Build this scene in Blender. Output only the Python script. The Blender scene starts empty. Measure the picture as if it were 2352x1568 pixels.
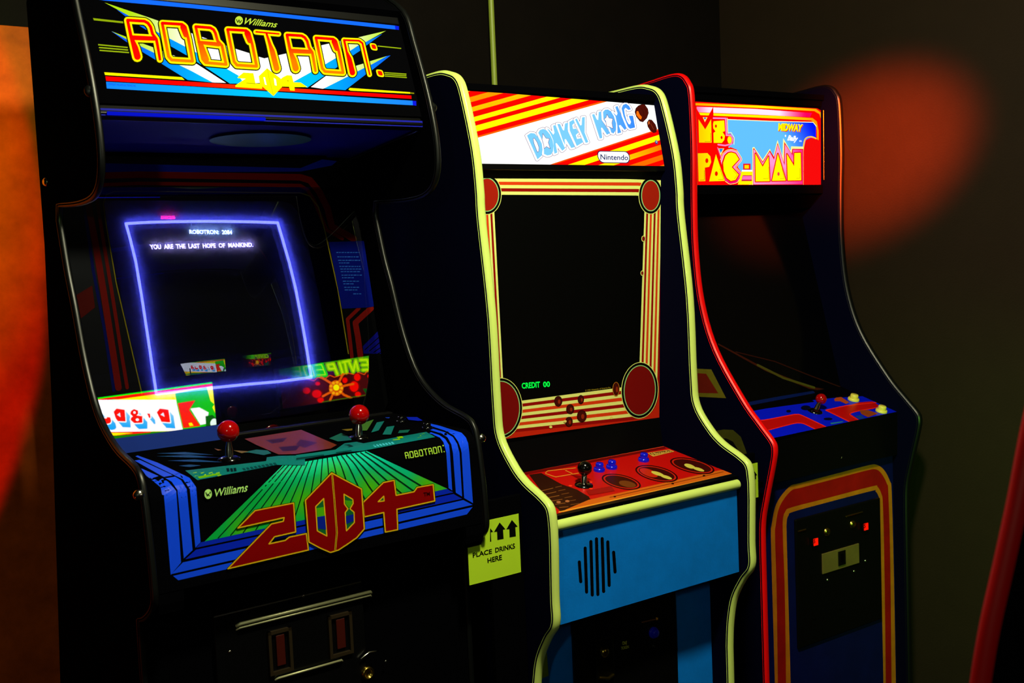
import bpy, bmesh, math, random
from mathutils import Vector, Matrix
from mathutils.geometry import tessellate_polygon
random.seed(7)
C = bpy.context.scene.collection
# ------------------------------------------------------------------ camera
H = 1.42                      # camera height
FP, PITCH, ROLL = 2650.0, 0.0785, -0.0435
cp, sp, cr, sr = math.cos(PITCH), math.sin(PITCH), math.cos(ROLL), math.sin(ROLL)
FW = Vector((0, cp, -sp)); _r = Vector((1, 0, 0)); _u = Vector((0, sp, cp))
RI = cr*_r + sr*_u; UP = -sr*_r + cr*_u
cam = bpy.data.cameras.new('camera'); camo = bpy.data.objects.new('camera', cam); C.objects.link(camo)
cam.sensor_width = 36; cam.lens = FP/2352*36; cam.clip_start = 0.02
M = Matrix.Identity(4)
for i in range(3):
    M[i][0] = RI[i]; M[i][1] = UP[i]; M[i][2] = -FW[i]
M[2][3] = H
camo.matrix_world = M
cam.dof.use_dof = True; cam.dof.focus_distance = 2.55; cam.dof.aperture_fstop = 9
sc = bpy.context.scene
sc.camera = camo
# ------------------------------------------------------------------ world, lamps, exposure
w = bpy.data.worlds.new('world'); sc.world = w; w.use_nodes = True
w.node_tree.nodes['Background'].inputs[0].default_value = (.35, .5, 1, 1)
w.node_tree.nodes['Background'].inputs[1].default_value = 0.0012
sc.view_settings.view_transform = 'Standard'; sc.view_settings.look = 'None'
sc.view_settings.gamma = 1; sc.view_settings.exposure = 0; sc.view_settings.use_curve_mapping = False
def lamp(name, kind, loc, target, energy, col, size=.2, spot=60, blend=.3):
    l = bpy.data.lights.new(name, kind); l.energy = energy; l.color = col
    if kind == 'AREA': l.shape = 'DISK'; l.size = size
    else: l.shadow_soft_size = size
    if kind == 'SPOT': l.spot_size = math.radians(spot); l.spot_blend = blend
    o = bpy.data.objects.new(name, l); C.objects.link(o); o.location = loc
    o.rotation_euler = (Vector(target)-Vector(loc)).to_track_quat('-Z', 'Y').to_euler()
    return o
lamp('ceiling_lamp', 'AREA', (.40, 1.36, 2.71), (.35, 2.4, .9), 54, (1, .97, .62), .2)
lamp('aisle_lamp', 'AREA', (-.5, -.5, 1.75), (.2, 2.6, 1.3), 5, (.85, 1, .7), .12)
lamp('added_red_fill', 'POINT', (-1.5, 1.1, .5), (0, 0, 0), 1.0, (1, .08, 0), .1)  # added weak red fill for the dark part of the board
_p = Vector((-.12, .02, H+.03))
def _wp(px, py, d=2.72):
    v = FW+RI*((px-1176)/FP)-UP*((py-784)/FP); return (Vector((0, 0, H))+v*(d/v.length)-_p).normalized()
def cone(name, A, B, D, energy, col, blend):           # spot whose rim passes three points of the board
    a, b, d = _wp(*A), _wp(*B), _wp(*D); n = (a-b).cross(b-d).normalized()
    if n.dot(a) < 0: n = -n
    lamp(name, 'SPOT', _p, _p+n, energy, col, .012, 2*math.degrees(math.acos(n.dot(a))), blend)
cone('added_red_spot', (20, 100), (125, 680), (0, 1190), 170, (1, .012, .0), .05)  # added red light, cone shaped to imitate the shadow edge on the board
cone('added_amber_spot', (0, -250), (230, 360), (0, 960), 330, (.4, 1, .0), .9)  # added yellow-green light that turns the upper board amber
_c, _s = math.cos(.6365), math.sin(.6365); _tgt = (.8965+.475*_c-.27*_s, 3.0529+.475*_s+.27*_c, H+.25)
lamp('added_spill_spot', 'SPOT', (1.0, 1.6, 2.1), tuple(_tgt), 2300.0, (1, .07, 0), .05, 17.5, 1)  # added lamp standing in for marquee spill on the side wall
lamp('added_green_spot', 'SPOT', (1.15, 1.75, 1.0), (1.33, 3.30, .55), 45, (.3, 1, .1), .1, 60, 1)  # added unseen spot that tints the lower side wall green

# ------------------------------------------------------------------ materials
def lin(c):
    return tuple(((v/255)/12.92 if v <= 10.31 else ((v/255+.055)/1.055)**2.4) for v in c)
MATS = {}
def mat(name, rgb=(0, 0, 0), rough=.5, metal=0, spec=.5, coat=0, noise=0, attr=False, bump=0):
    if name in MATS: return MATS[name]
    m = bpy.data.materials.new(name); m.use_nodes = True; nt = m.node_tree; b = nt.nodes['Principled BSDF']
    b.inputs['Base Color'].default_value = (*lin(rgb), 1); b.inputs['Roughness'].default_value = rough
    b.inputs['Metallic'].default_value = metal; b.inputs['Specular IOR Level'].default_value = spec
    b.inputs['Coat Weight'].default_value = coat
    if attr:
        a = nt.nodes.new('ShaderNodeAttribute'); a.attribute_name = 'Col'
        nt.links.new(a.outputs['Color'], b.inputs['Base Color'])
    if noise or bump:
        t = nt.nodes.new('ShaderNodeTexCoord'); n = nt.nodes.new('ShaderNodeTexNoise')
        n.inputs['Scale'].default_value = 14; n.inputs['Detail'].default_value = 8; n.inputs['Roughness'].default_value = .65
        nt.links.new(t.outputs['Object'], n.inputs['Vector'])
        if noise:
            r = nt.nodes.new('ShaderNodeMapRange'); r.inputs[1].default_value = .3; r.inputs[2].default_value = .7
            r.inputs[3].default_value = 1-noise; r.inputs[4].default_value = 1
            nt.links.new(n.outputs['Fac'], r.inputs[0])
            mx = nt.nodes.new('ShaderNodeMix'); mx.data_type = 'RGBA'; mx.blend_type = 'MULTIPLY'; mx.inputs[0].default_value = 1
            mx.inputs[6].default_value = (*lin(rgb), 1); nt.links.new(r.outputs[0], mx.inputs[7])
            if attr: nt.links.new(a.outputs['Color'], mx.inputs[6])
            nt.links.new(mx.outputs[2], b.inputs['Base Color'])
        if bump:
            bp = nt.nodes.new('ShaderNodeBump'); bp.inputs['Strength'].default_value = bump; bp.inputs['Distance'].default_value = .002
            n2 = nt.nodes.new('ShaderNodeTexNoise'); n2.inputs['Scale'].default_value = 220; nt.links.new(t.outputs['Object'], n2.inputs['Vector'])
            nt.links.new(n2.outputs['Fac'], bp.inputs['Height']); nt.links.new(bp.outputs[0], b.inputs['Normal'])
    MATS[name] = m; return m
def emat(name, strength):
    m = bpy.data.materials.new(name); m.use_nodes = True; nt = m.node_tree; nt.nodes.clear()
    o = nt.nodes.new('ShaderNodeOutputMaterial'); e = nt.nodes.new('ShaderNodeEmission'); a = nt.nodes.new('ShaderNodeAttribute')
    a.attribute_name = 'Col'; e.inputs[1].default_value = strength
    nt.links.new(a.outputs['Color'], e.inputs[0]); nt.links.new(e.outputs[0], o.inputs[0]); MATS[name] = m; return m
def glassmat(name, refl, tint, halo=0, rough=0.0):
    m = bpy.data.materials.new(name); m.use_nodes = True; nt = m.node_tree; nt.nodes.clear(); L = nt.links.new
    o = nt.nodes.new('ShaderNodeOutputMaterial'); t = nt.nodes.new('ShaderNodeBsdfTransparent'); t.inputs[0].default_value = (*tint, 1)
    g = nt.nodes.new('ShaderNodeBsdfGlossy'); g.inputs[0].default_value = (1, 1, 1, 1); g.inputs['Roughness'].default_value = rough
    base = t.outputs[0]
    if halo:
        tr = nt.nodes.new('ShaderNodeBsdfTranslucent'); tr.inputs[0].default_value = (1, 1, 1, 1)
        m1 = nt.nodes.new('ShaderNodeMixShader'); m1.inputs[0].default_value = halo
        L(t.outputs[0], m1.inputs[1]); L(tr.outputs[0], m1.inputs[2]); base = m1.outputs[0]
    m2 = nt.nodes.new('ShaderNodeMixShader'); m2.inputs[0].default_value = refl
    if not halo:                                          # reflective coating on the outer face only
        ge = nt.nodes.new('ShaderNodeNewGeometry'); mr = nt.nodes.new('ShaderNodeMapRange'); mr.inputs[3].default_value = refl; mr.inputs[4].default_value = 0
        L(ge.outputs['Backfacing'], mr.inputs[0]); L(mr.outputs[0], m2.inputs[0])
    L(base, m2.inputs[1]); L(g.outputs[0], m2.inputs[2]); L(m2.outputs[0], o.inputs[0]); MATS[name] = m; return m
mat('black_laminate', (4, 4, 6), .9, spec=.0)
mat('black_satin', (5, 5, 6), .30, spec=.3)
mat('black_gloss', (3, 3, 4), .12, spec=.5)
mat('navy_side', (3, 4, 27), .8, spec=.02)
mat('hood_blue_glow', (16, 22, 170), .6, spec=.2)  # blue light on the hood underside, put into the base colour
mat('black_molding', (6, 8, 8), .38, spec=.4)
mat('pale_green_molding', (214, 238, 120), .35, spec=.4, coat=.15)
mat('red_molding', (255, 8, 8), .35, spec=.4)
mat('light_blue_paint', (4, 126, 240), .55, spec=.2, noise=.18, bump=.15)
mat('deep_blue_paint', (3, 12, 78), .5, spec=.2, noise=.2)
mat('chrome', (200, 200, 190), .18, metal=1)
mat('dark_metal', (50, 50, 45), .35, metal=1)
mat('red_plastic', (165, 3, 3), .12, spec=.6, coat=.5)
mat('blue_plastic', (10, 20, 235), .15, spec=.6, coat=.5)
mat('cream_plastic', (235, 215, 90), .3)
mat('black_plastic', (4, 4, 4), .15, spec=.6, coat=.4)
mat('brass', (190, 160, 70), .25, metal=1)
mat('print', attr=True, rough=.6, spec=.08)
mat('print_gloss', attr=True, rough=.34, spec=.06)
mat('print_worn', attr=True, rough=.55, spec=.2, noise=.35)
emat('backlit', 1.15); emat('backlit_sign', 3.6); emat('phosphor', 1.0); emat('led', 1.0)
glassmat('smoked_glass', .28, (.52, .54, .6))
glassmat('tube_glass', .38, (.85, .85, .9), halo=.28)
glassmat('clear_plexi', .025, (.9, .9, .9))
mat('dark_wall', (14, 9, 6), .8, spec=.1, noise=.3, bump=.3)
mat('side_wall_paint', (38, 28, 17), .75, spec=.15, noise=.12, bump=.3)
mat('floor_carpet', (14, 10, 12), .95, spec=.05, noise=.4)
mat('ceiling_paint', (20, 18, 18), .9)
mat('orange_board', (215, 95, 15), .7, spec=.1, noise=.45)
mat('cream_pipe', (150, 170, 60), .4)

# ------------------------------------------------------------------ mesh helpers
def tag(o, label=None, cat=None, group=None, kind=None):
    if label: o['label'] = label
    if cat: o['category'] = cat
    if group: o['group'] = group
    if kind: o['kind'] = kind
    return o
class MB:
    def __init__(s): s.v = []; s.f = []; s.m = []; s.c = []; s.mats = []; s.sm = []
    def add(s, vs, fs, m, col=(1, 1, 1), smooth=False):
        if m not in s.mats: s.mats.append(m)
        k = len(s.v); s.v += [tuple(v) for v in vs]
        s.c += (list(col) if (len(col) == len(vs) and isinstance(col[0], (tuple, list))) else [tuple(col)]*len(vs))
        for f in fs: s.f.append([k+i for i in f]); s.m.append(s.mats.index(m)); s.sm.append(smooth)
        return s
    def box(s, x0, x1, y0, y1, z0, z1, m, col=(1, 1, 1)):
        v = [(x, y, z) for x in (x0, x1) for y in (y0, y1) for z in (z0, z1)]
        return s.add(v, [(0, 1, 3, 2), (4, 6, 7, 5), (0, 4, 5, 1), (2, 3, 7, 6), (0, 2, 6, 4), (1, 5, 7, 3)], m, col)
    def extr(s, prof, x0, x1, m):                     # prof: (y, z) closed outline, extruded in x
        n = len(prof); v = [(x0, y, z) for y, z in prof]+[(x1, y, z) for y, z in prof]
        a = sum(prof[i][0]*prof[(i+1) % n][1]-prof[(i+1) % n][0]*prof[i][1] for i in range(n))
        f = [list(range(n)), list(range(2*n-1, n-1, -1))]+[(i, i+n, (i+1) % n+n, (i+1) % n) for i in range(n)]
        if a > 0: f = [list(reversed(q)) for q in f]
        return s.add(v, f, m)
    def slab(s, a, b, x0, x1, th, m):                 # flat panel along profile line a->b, thickened away from the viewer
        d = Vector((b[0]-a[0], b[1]-a[1])).normalized(); n = Vector((-d.y, d.x))
        if n.x < 0 and abs(n.x) > .3 or (abs(n.x) <= .3 and n.y > 0): n = -n
        return s.extr([a, b, (b[0]+n.x*th, b[1]+n.y*th), (a[0]+n.x*th, a[1]+n.y*th)], x0, x1, m)
    def tube(s, pts, r, m, n=10, cap=True, smooth=True, rs=None):
        pts = [Vector(p) for p in pts]; vs = []; fs = []; up = None
        for i, p in enumerate(pts):
            t = (pts[min(i+1, len(pts)-1)]-pts[max(i-1, 0)]).normalized()
            if up is None: up = t.orthogonal().normalized()
            up = (up-t*up.dot(t)).normalized(); q = t.cross(up); rr = rs[i] if rs else r
            vs += [p+up*math.cos(2*math.pi*k/n)*rr+q*math.sin(2*math.pi*k/n)*rr for k in range(n)]
        for i in range(len(pts)-1):
            for k in range(n): fs.append((i*n+k, i*n+(k+1) % n, (i+1)*n+(k+1) % n, (i+1)*n+k))
        s.add(vs, fs, m, smooth=smooth)
        if cap:
            s.add(vs[:n], [list(range(n-1, -1, -1))], m); s.add(vs[-n:], [list(range(n))], m)
        return s
    def lathe(s, o, ax, prof, m, n=24):               # prof: (r, h) from base along axis
        o = Vector(o); ax = Vector(ax).normalized(); u = ax.orthogonal().normalized(); q = ax.cross(u); vs = []; fs = []
        for r, h in prof: vs += [o+ax*h+(u*math.cos(2*math.pi*k/n)+q*math.sin(2*math.pi*k/n))*max(r, 1e-5) for k in range(n)]
        for i in range(len(prof)-1):
            for k in range(n): fs.append((i*n+k, i*n+(k+1) % n, (i+1)*n+(k+1) % n, (i+1)*n+k))
        return s.add(vs, fs, m, smooth=True)
    def strip(s, prof, xc, wd, bulge, m, inset=.004):  # rounded edge molding following an open (y, z) outline
        P = [Vector(p) for p in prof]; n = len(P); K = 6; vs = []; fs = []
        for i, p in enumerate(P):
            t = (P[min(i+1, n-1)]-P[max(i-1, 0)]).normalized(); nr = Vector((t.y, -t.x))
            for k in range(K+1):
                a = -1+2*k/K; b = bulge*math.sqrt(max(0, 1-a*a))
                q = p+nr*b
                if k in (0, K): q = p-nr*inset
                vs.append((xc+a*wd/2, q.x, q.y))
        for i in range(n-1):
            for k in range(K): fs.append((i*(K+1)+k, i*(K+1)+k+1, (i+1)*(K+1)+k+1, (i+1)*(K+1)+k))
        return s.add(vs, fs, m, smooth=True)
    def build(s, name, parent=None, z=0, bevel=0):
        me = bpy.data.meshes.new(name); me.from_pydata([(a, b, c) for a, b, c in s.v], [], s.f)
        for m in s.mats: me.materials.append(MATS[m])
        me.polygons.foreach_set('material_index', s.m); me.polygons.foreach_set('use_smooth', s.sm)
        at = me.color_attributes.new('Col', 'FLOAT_COLOR', 'POINT')
        at.data.foreach_set('color', [q for c in s.c for q in (*c, 1)])
        me.update()
        o = bpy.data.objects.new(name, me); C.objects.link(o)
        if parent: o.parent = parent
        if bevel:
            b = o.modifiers.new('bevel', 'BEVEL'); b.width = bevel; b.segments = 2; b.limit_method = 'ANGLE'
        return o
def smooth_path(pts, k=5):                            # Catmull-Rom resample
    P = [Vector(p) for p in pts]; out = []
    for i in range(len(P)-1):
        a, b, c, d = P[max(i-1, 0)], P[i], P[i+1], P[min(i+2, len(P)-1)]
        for j in range(k):
            t = j/k
            out.append(.5*((2*b)+(c-a)*t+(2*a-5*b+4*c-d)*t*t+(3*b-a-3*c+d)*t*t*t))
    out.append(P[-1]); return [tuple(q) for q in out]
def zz(pts): return [(y, z+H) for y, z in pts]        # profile heights measured from the lens height
def thing(name, loc, rz, label, cat, group=None):
    o = bpy.data.objects.new(name, None); C.objects.link(o); o.location = loc; o.rotation_euler = (0, 0, rz)
    o.empty_display_size = .1
    return tag(o, label, cat, group)

# ------------------------------------------------------------------ cabinet frames and artwork mapping
class Cab:
    def __init__(s, X, Y, a): s.X, s.Y, s.a = X, Y, a; s.c, s.s = math.cos(a), math.sin(a)
    def loc(s, v, pt=True):
        x, y = (v[0]-s.X, v[1]-s.Y) if pt else (v[0], v[1])
        return Vector((x*s.c+y*s.s, -x*s.s+y*s.c, v[2]))
    def world(s, v): return Vector((s.X+v[0]*s.c-v[1]*s.s, s.Y+v[0]*s.s+v[1]*s.c, v[2]))
    def ray(s, px, py):
        d = FW+RI*((px-1176)/FP)-UP*((py-784)/FP)
        return s.loc((0, 0, H)), s.loc(d, False)
ROB = Cab(-.3388, 2.0613, .6551); DKC = Cab(.3037, 2.4652, .6452); PAC = Cab(.8965, 3.0529, .6365)
class Surf:                                           # open profile (y, z) swept along x
    def __init__(s, pts): s.p = [Vector(q) for q in pts]
    def hit(s, o, d):
        best = None; n = len(s.p)
        for i in range(n-1):
            a, b = s.p[i], s.p[i+1]; t = b-a; nr = Vector((-t.y, t.x)).normalized()
            den = d.y*nr.x+d.z*nr.y
            if abs(den) < 1e-9: continue
            k = ((a.x-o.y)*nr.x+(a.y-o.z)*nr.y)/den
            if k <= 0: continue
            q = Vector((o.y+d.y*k, o.z+d.z*k)); u = (q-a).dot(t)/t.dot(t)
            ok = (u >= -1e-6 or i == 0) and (u <= 1+1e-6 or i == n-2)
            if ok and (best is None or k < best[0]):
                if den > 0: nr = -nr
                best = (k, nr)
        if best is None:
            a, b = s.p[-2], s.p[-1]; t = b-a; nr = Vector((-t.y, t.x)).normalized(); den = d.y*nr.x+d.z*nr.y
            k = ((a.x-o.y)*nr.x+(a.y-o.z)*nr.y)/den; best = (k, -nr if den > 0 else nr)
        k, nr = best
        return o+d*k, Vector((0, nr.x, nr.y))
class Sphere:
    def __init__(s, c, R): s.c = Vector(c); s.R = R
    def hit(s, o, d):
        d = d.normalized(); e = o-s.c; b = e.dot(d); q = b*b-e.dot(e)+s.R**2
        p = o+d*(-b-math.sqrt(max(q, 0))); return p, (p-s.c).normalized()
class Flat:
    def __init__(s, c, ex, ev): s.c, s.ex, s.ev = Vector(c), Vector(ex), Vector(ev); s.n = s.ex.cross(s.ev).normalized()
    def hit(s, o, d):
        k = (s.c-o).dot(s.n)/d.dot(s.n); return o+d*k, (s.n if d.dot(s.n) < 0 else -s.n)
def inside_clip(poly, clip):
    area = sum(clip[i][0]*clip[(i+1) % len(clip)][1]-clip[(i+1) % len(clip)][0]*clip[i][1] for i in range(len(clip)))
    sg = 1 if area > 0 else -1
    for i in range(len(clip)):
        a, b = clip[i], clip[(i+1) % len(clip)]
        f = lambda p: sg*((b[0]-a[0])*(p[1]-a[1])-(b[1]-a[1])*(p[0]-a[0]))
        out = []
        for j in range(len(poly)):
            p, q = poly[j], poly[(j+1) % len(poly)]; fp, fq = f(p), f(q)
            if fp >= 0: out.append(p)
            if fp*fq < 0:
                t = fp/(fp-fq); out.append((p[0]+(q[0]-p[0])*t, p[1]+(q[1]-p[1])*t))
        poly = out
        if len(poly) < 3: return []
    return poly
def ell(cx, cy, rx, ry, rot=0, n=28):
    c, s = math.cos(rot), math.sin(rot)
    return [(cx+rx*math.cos(t)*c-ry*math.sin(t)*s, cy+rx*math.cos(t)*s+ry*math.sin(t)*c) for t in [2*math.pi*i/n for i in range(n)]]
def rnd(poly, r, n=5):                                # round the corners of a polygon
    out = []; L = len(poly)
    for i in range(L):
        p0, p, p1 = Vector(poly[i-1]), Vector(poly[i]), Vector(poly[(i+1) % L])
        a, b = (p0-p), (p1-p); k = min(r, a.length*.45, b.length*.45); A = p+a.normalized()*k; B = p+b.normalized()*k
        for j in range(n+1):
            t = j/n; out.append(tuple(A*(1-t)**2+p*2*t*(1-t)+B*t*t))
    return out
def text_tris(s, bold=0, shear=0):
    key = (s, bold, shear)
    if key in TT: return TT[key]
    cu = bpy.data.curves.new('t', 'FONT'); cu.body = s; cu.offset = bold; cu.shear = shear; cu.resolution_u = 3
    o = bpy.data.objects.new('t', cu); C.objects.link(o); bpy.context.view_layer.update()
    me = bpy.data.meshes.new_from_object(o.evaluated_get(bpy.context.evaluated_depsgraph_get()))
    me.calc_loop_triangles()
    V = [(v.co.x, v.co.y) for v in me.vertices]; T = [tuple(t.vertices) for t in me.loop_triangles]
    x0, x1 = min(v[0] for v in V), max(v[0] for v in V); y0, y1 = min(v[1] for v in V), max(v[1] for v in V)
    V = [((x-x0)/(x1-x0), (y1-y)/(y1-y0)) for x, y in V]
    bpy.data.objects.remove(o); bpy.data.curves.remove(cu); bpy.data.meshes.remove(me)
    TT[key] = (V, T); return TT[key]
TT = {}
class Art:                                            # artwork traced in photo pixels, laid on a surface of a cabinet
    def __init__(s, mb, cab, surf, m, gain=1, mirror=None, step=3e-5, base=2e-4, sub=0):
        s.mb, s.cab, s.surf, s.m, s.gain, s.mirror, s.step, s.off, s.sub = mb, cab, surf, m, gain, mirror, step, base, sub
        s.vw = (1, 0, 0); s.clip = None; s.mod = None
    def view(s, sc_=1, ox=0, oy=0): s.vw = (sc_, ox, oy); return s
    def px(s, p): return (p[0]/s.vw[0]+s.vw[1], p[1]/s.vw[0]+s.vw[2])
    def map(s, p):
        o, d = s.cab.ray(*p)
        if s.mirror: o, d = s.mirror(o, d)
        q, n = s.surf.hit(o, d); return q+n*s.off
    def colr(s, col, p):
        c = lin(col(*p) if callable(col) else col); g = s.gain*(s.mod(*p) if s.mod else 1)
        return tuple(v*g for v in c)
    def raw(s, P, faces, col):
        s.off += s.step
        s.mb.add([s.map(p) for p in P], faces, s.m, [s.colr(col, p) for p in P])
    def poly(s, pts, col, sub=None):
        P = [s.px(p) for p in pts]
        if s.clip: P = inside_clip(P, s.clip)
        if len(P) < 3: return
        sub = s.sub if sub is None else sub
        if not sub:
            T = tessellate_polygon([[Vector((a, b, 0)) for a, b in P]]); return s.raw(P, T, col)
        bm = bmesh.new(); bm.faces.new([bm.verts.new((a, b, 0)) for a, b in P])
        bm.normal_update(); bmesh.ops.triangulate(bm, faces=bm.faces[:], ngon_method='EAR_CLIP')
        for _ in range(7):
            e = [x for x in bm.edges if x.calc_length() > sub]
            if not e: break
            bmesh.ops.subdivide_edges(bm, edges=e, cuts=1); bmesh.ops.triangulate(bm, faces=[f for f in bm.faces if len(f.verts) > 3])
        bm.verts.index_update()
        s.raw([(v.co.x, v.co.y) for v in bm.verts], [[v.index for v in f.verts] for f in bm.faces], col); bm.free()
    def stroke(s, pts, w, col, closed=False, cap=True, k=0):
        if k: pts = smooth_path(pts, k)
        P = [Vector(s.px(p)) for p in pts]; n = len(P); sc_ = s.vw[0]
        W = [q/sc_ for q in w] if isinstance(w, (list, tuple)) else [w/sc_]*n
        segs = [(i, (i+1) % n) for i in range(n if closed else n-1)]
        for i, j in segs:
            a, b = P[i], P[j]; d = b-a
            if d.length < 1e-6: continue
            nr = Vector((-d.y, d.x)).normalized(); q = [a+nr*W[i]/2, b+nr*W[j]/2, b-nr*W[j]/2, a-nr*W[i]/2]
            q = [tuple(v) for v in q]
            if s.clip: q = inside_clip(q, s.clip)
            if len(q) > 2: s.pp(q, col)
        js = range(n) if (closed or cap) else range(1, n-1)
        for i in js:
            if W[i] < 1.6: continue
            q = ell(P[i].x, P[i].y, W[i]/2, W[i]/2, n=12)
            if s.clip: q = inside_clip(q, s.clip)
            if len(q) > 2: s.pp(q, col)
    def pp(s, q, col):
        v, s.vw = s.vw, (1, 0, 0); st, s.step = s.step, s.step*.1; c, s.clip = s.clip, None
        s.poly(q, col); s.vw, s.step, s.clip = v, st, c
    def text(s, txt, quad, col, bold=0, shear=0):     # quad: TL TR BR BL in the current view
        V, T = text_tris(txt, bold, shear); q = [Vector(s.px(p)) for p in quad]
        P = [tuple((q[0]*(1-u)+q[1]*u)*(1-v)+(q[3]*(1-u)+q[2]*u)*v) for u, v in V]
        s.raw(P, T, col)
    def glyph(s, g, quad, wy, col, scale=1):          # blocky stroke glyphs, widths relative to glyph height
        q = [Vector(s.px(p)) for p in quad]; hgt = (q[3]-q[0]).length
        v, s.vw = s.vw, (1, 0, 0)
        for path in GL[g]:
            P = []; W = []
            for e in path:
                u, t = e[0], e[1]; ww = e[2] if len(e) > 2 else .15
                P.append(tuple((q[0]*(1-u)+q[1]*u)*(1-t)+(q[3]*(1-u)+q[2]*u)*t)); W.append(max(ww*scale+wy, .01)*hgt)
            s.stroke(P, W, col)
        s.vw = v
GL = {
 'R': [[(.12,.08),(.13,.46,.16),(.19,.7,.22),(.21,.89,.23)], [(.12,.08),(.66,.08),(.76,.12),(.82,.2),(.84,.36),(.93,.47),(.93,.6),(.92,.92,.14)], [(.15,.47,.19),(.86,.46,.18)]],
 'O': [[(.12,.08),(.78,.08),(.87,.14),(.9,.4),(.9,.92),(.2,.92),(.12,.84),(.12,.08)], [(.8,.14,.22),(.84,.32,.2)]],
 'B': [[(.12,.08),(.62,.08),(.72,.12),(.76,.2),(.78,.38),(.9,.48),(.91,.92),(.2,.92),(.12,.84),(.12,.08)], [(.12,.45,.16),(.8,.46,.18)], [(.16,.5,.2),(.22,.85,.24)]],
 'T': [[(.07,.07,.12),(.93,.07,.12)], [(.46,.09,.13),(.5,.35,.16),(.53,.5,.2),(.55,.9,.21)]],
 'N': [[(.12,.08,.14),(.13,.38,.14),(.18,.55,.2),(.2,.9,.22)], [(.12,.08,.13),(.72,.08,.13),(.84,.14,.13),(.9,.92,.12)]],
}

def lerp(a, b, t): return tuple(x+(y-x)*t for x, y in zip(a, b))
def grad_y(y0, y1, c0, c1): return lambda x, y: lerp(c0, c1, min(1, max(0, (y-y0)/(y1-y0))))
def grad_x(x0, x1, c0, c1): return lambda x, y: lerp(c0, c1, min(1, max(0, (x-x0)/(x1-x0))))
def side_panels(root, front, back, half, th, mout, mold, bulge=.004, close_top=True):
    for sx, nm in ((-1, 0), (1, 1)):
        x0, x1 = sorted((sx*half, sx*(half-th)))
        mb = MB(); mb.extr(front+back, x0, x1, mout); p = mb.build('side_panel', root)
        mb = MB(); mb.strip(front, (x0+x1)/2, th+.001, bulge, mold); o = mb.build('edge_molding', root)
def joystick(parent, cab, surf, px, pball, r, ball_mat, name='joystick', tilt=(0, 0, 1), disc=None, hh=None):
    o, d = cab.ray(*px); b, n = surf.hit(o, d)
    root = MB(); root.lathe(b+n*.0005, n, [(0, .006), (.012, .006), (.02, .003), (.021, 0)], 'black_plastic')
    j = root.build(name, parent)
    # ball centre: on the pixel ray, above the base
    o2, d2 = cab.ray(*pball); k = (b.y-o2.y)/d2.y; c = o2+d2*k
    ax = (c-b).normalized()
    sh = MB(); sh.lathe(b, ax, [(.0075, .004), (.0065, .02), (.0045, .03), (.0045, (c-b).length-r*.7)], 'chrome'); q = sh.build('shaft', j)
    bl = MB(); bl.lathe(c, ax, [(r*math.sin(math.pi*i/16), -r*math.cos(math.pi*i/16)) for i in range(17)], ball_mat); bl.build('ball_knob', j)
    return j
def button(parent, cab, surf, px, r, m, h=.009, name='push_button'):
    o, d = cab.ray(*px); b, n = surf.hit(o, d)
    mb = MB(); mb.lathe(b, n, [(r, 0), (r, h*.35), (r*.9, h*.6), (r*.74, h*.62)], m); j = mb.build(name, parent)
    mb = MB(); mb.lathe(b+n*h*.5, n, [(r*.7, 0), (r*.7, h*.75), (r*.6, h), (0, h*.95)], m); mb.build('plunger', j)
    return j
def bolt(parent, p, ax, r=.008, m='chrome', name='bolt'):
    mb = MB(); mb.lathe(p, ax, [(r, 0), (r*.95, r*.25), (r*.6, r*.5), (0, r*.6)], m, 14); return mb.build(name, parent)

# ================================================================== structure
def structure():
    # back wall runs behind the cabinets, side wall closes the row on the right
    def wallbox(nm, cab, x0, x1, y0, y1, z0, z1, m):
        mb = MB(); mb.box(x0, x1, y0, y1, z0, z1, m); o = mb.build(nm)
        o.location = (cab.X, cab.Y, 0); o.rotation_euler = (0, 0, cab.a); return tag(o, kind='structure')
    wallbox('wall_back', DKC, -3.2, 1.36, .98, 1.06, 0, 2.75, 'dark_wall')
    wallbox('wall_right', PAC, .475, .555, -.62, .875, 0, 2.75, 'side_wall_paint')
    wallbox('floor', DKC, -4, 3.6, -4.6, 1.1, -.05, 0, 'floor_carpet')
    wallbox('ceiling', DKC, -4, 3.6, -4.6, 1.1, 2.75, 2.8, 'ceiling_paint')
structure()
def wall_things():
    # cream conduit on the back wall
    o, d = DKC.ray(1130, 60); k = (.965-o.y)/d.y; p = o+d*k
    mb = MB(); mb.tube([(p.x, .965, 0.02), (p.x, .965, 1.4), (p.x, .965, 2.74)], .0085, 'cream_pipe', 14)
    root = mb.build('conduit_pipe'); root.location = (DKC.X, DKC.Y, 0); root.rotation_euler = (0, 0, DKC.a)
    tag(root, 'thin cream vertical conduit pipe on the dark wall above the middle cabinet', 'pipe')
    for z in (.5, 1.6, 2.35):
        mb = MB(); mb.box(p.x-.022, p.x+.022, .955, .979, z-.01, z+.01, 'cream_pipe'); mb.build('pipe_clamp', root, bevel=.002)
    # board behind the left cabinet
    mb = MB(); mb.box(-1.25, .05, .80, .835, 0.0, H+.528, 'orange_board'); b = mb.build('partition_board', bevel=.004)
    b.location = (ROB.X, ROB.Y, 0); b.rotation_euler = (0, 0, ROB.a)
    tag(b, 'tall stained board glowing orange to red behind the leftmost cabinet', 'board')
wall_things()

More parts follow.
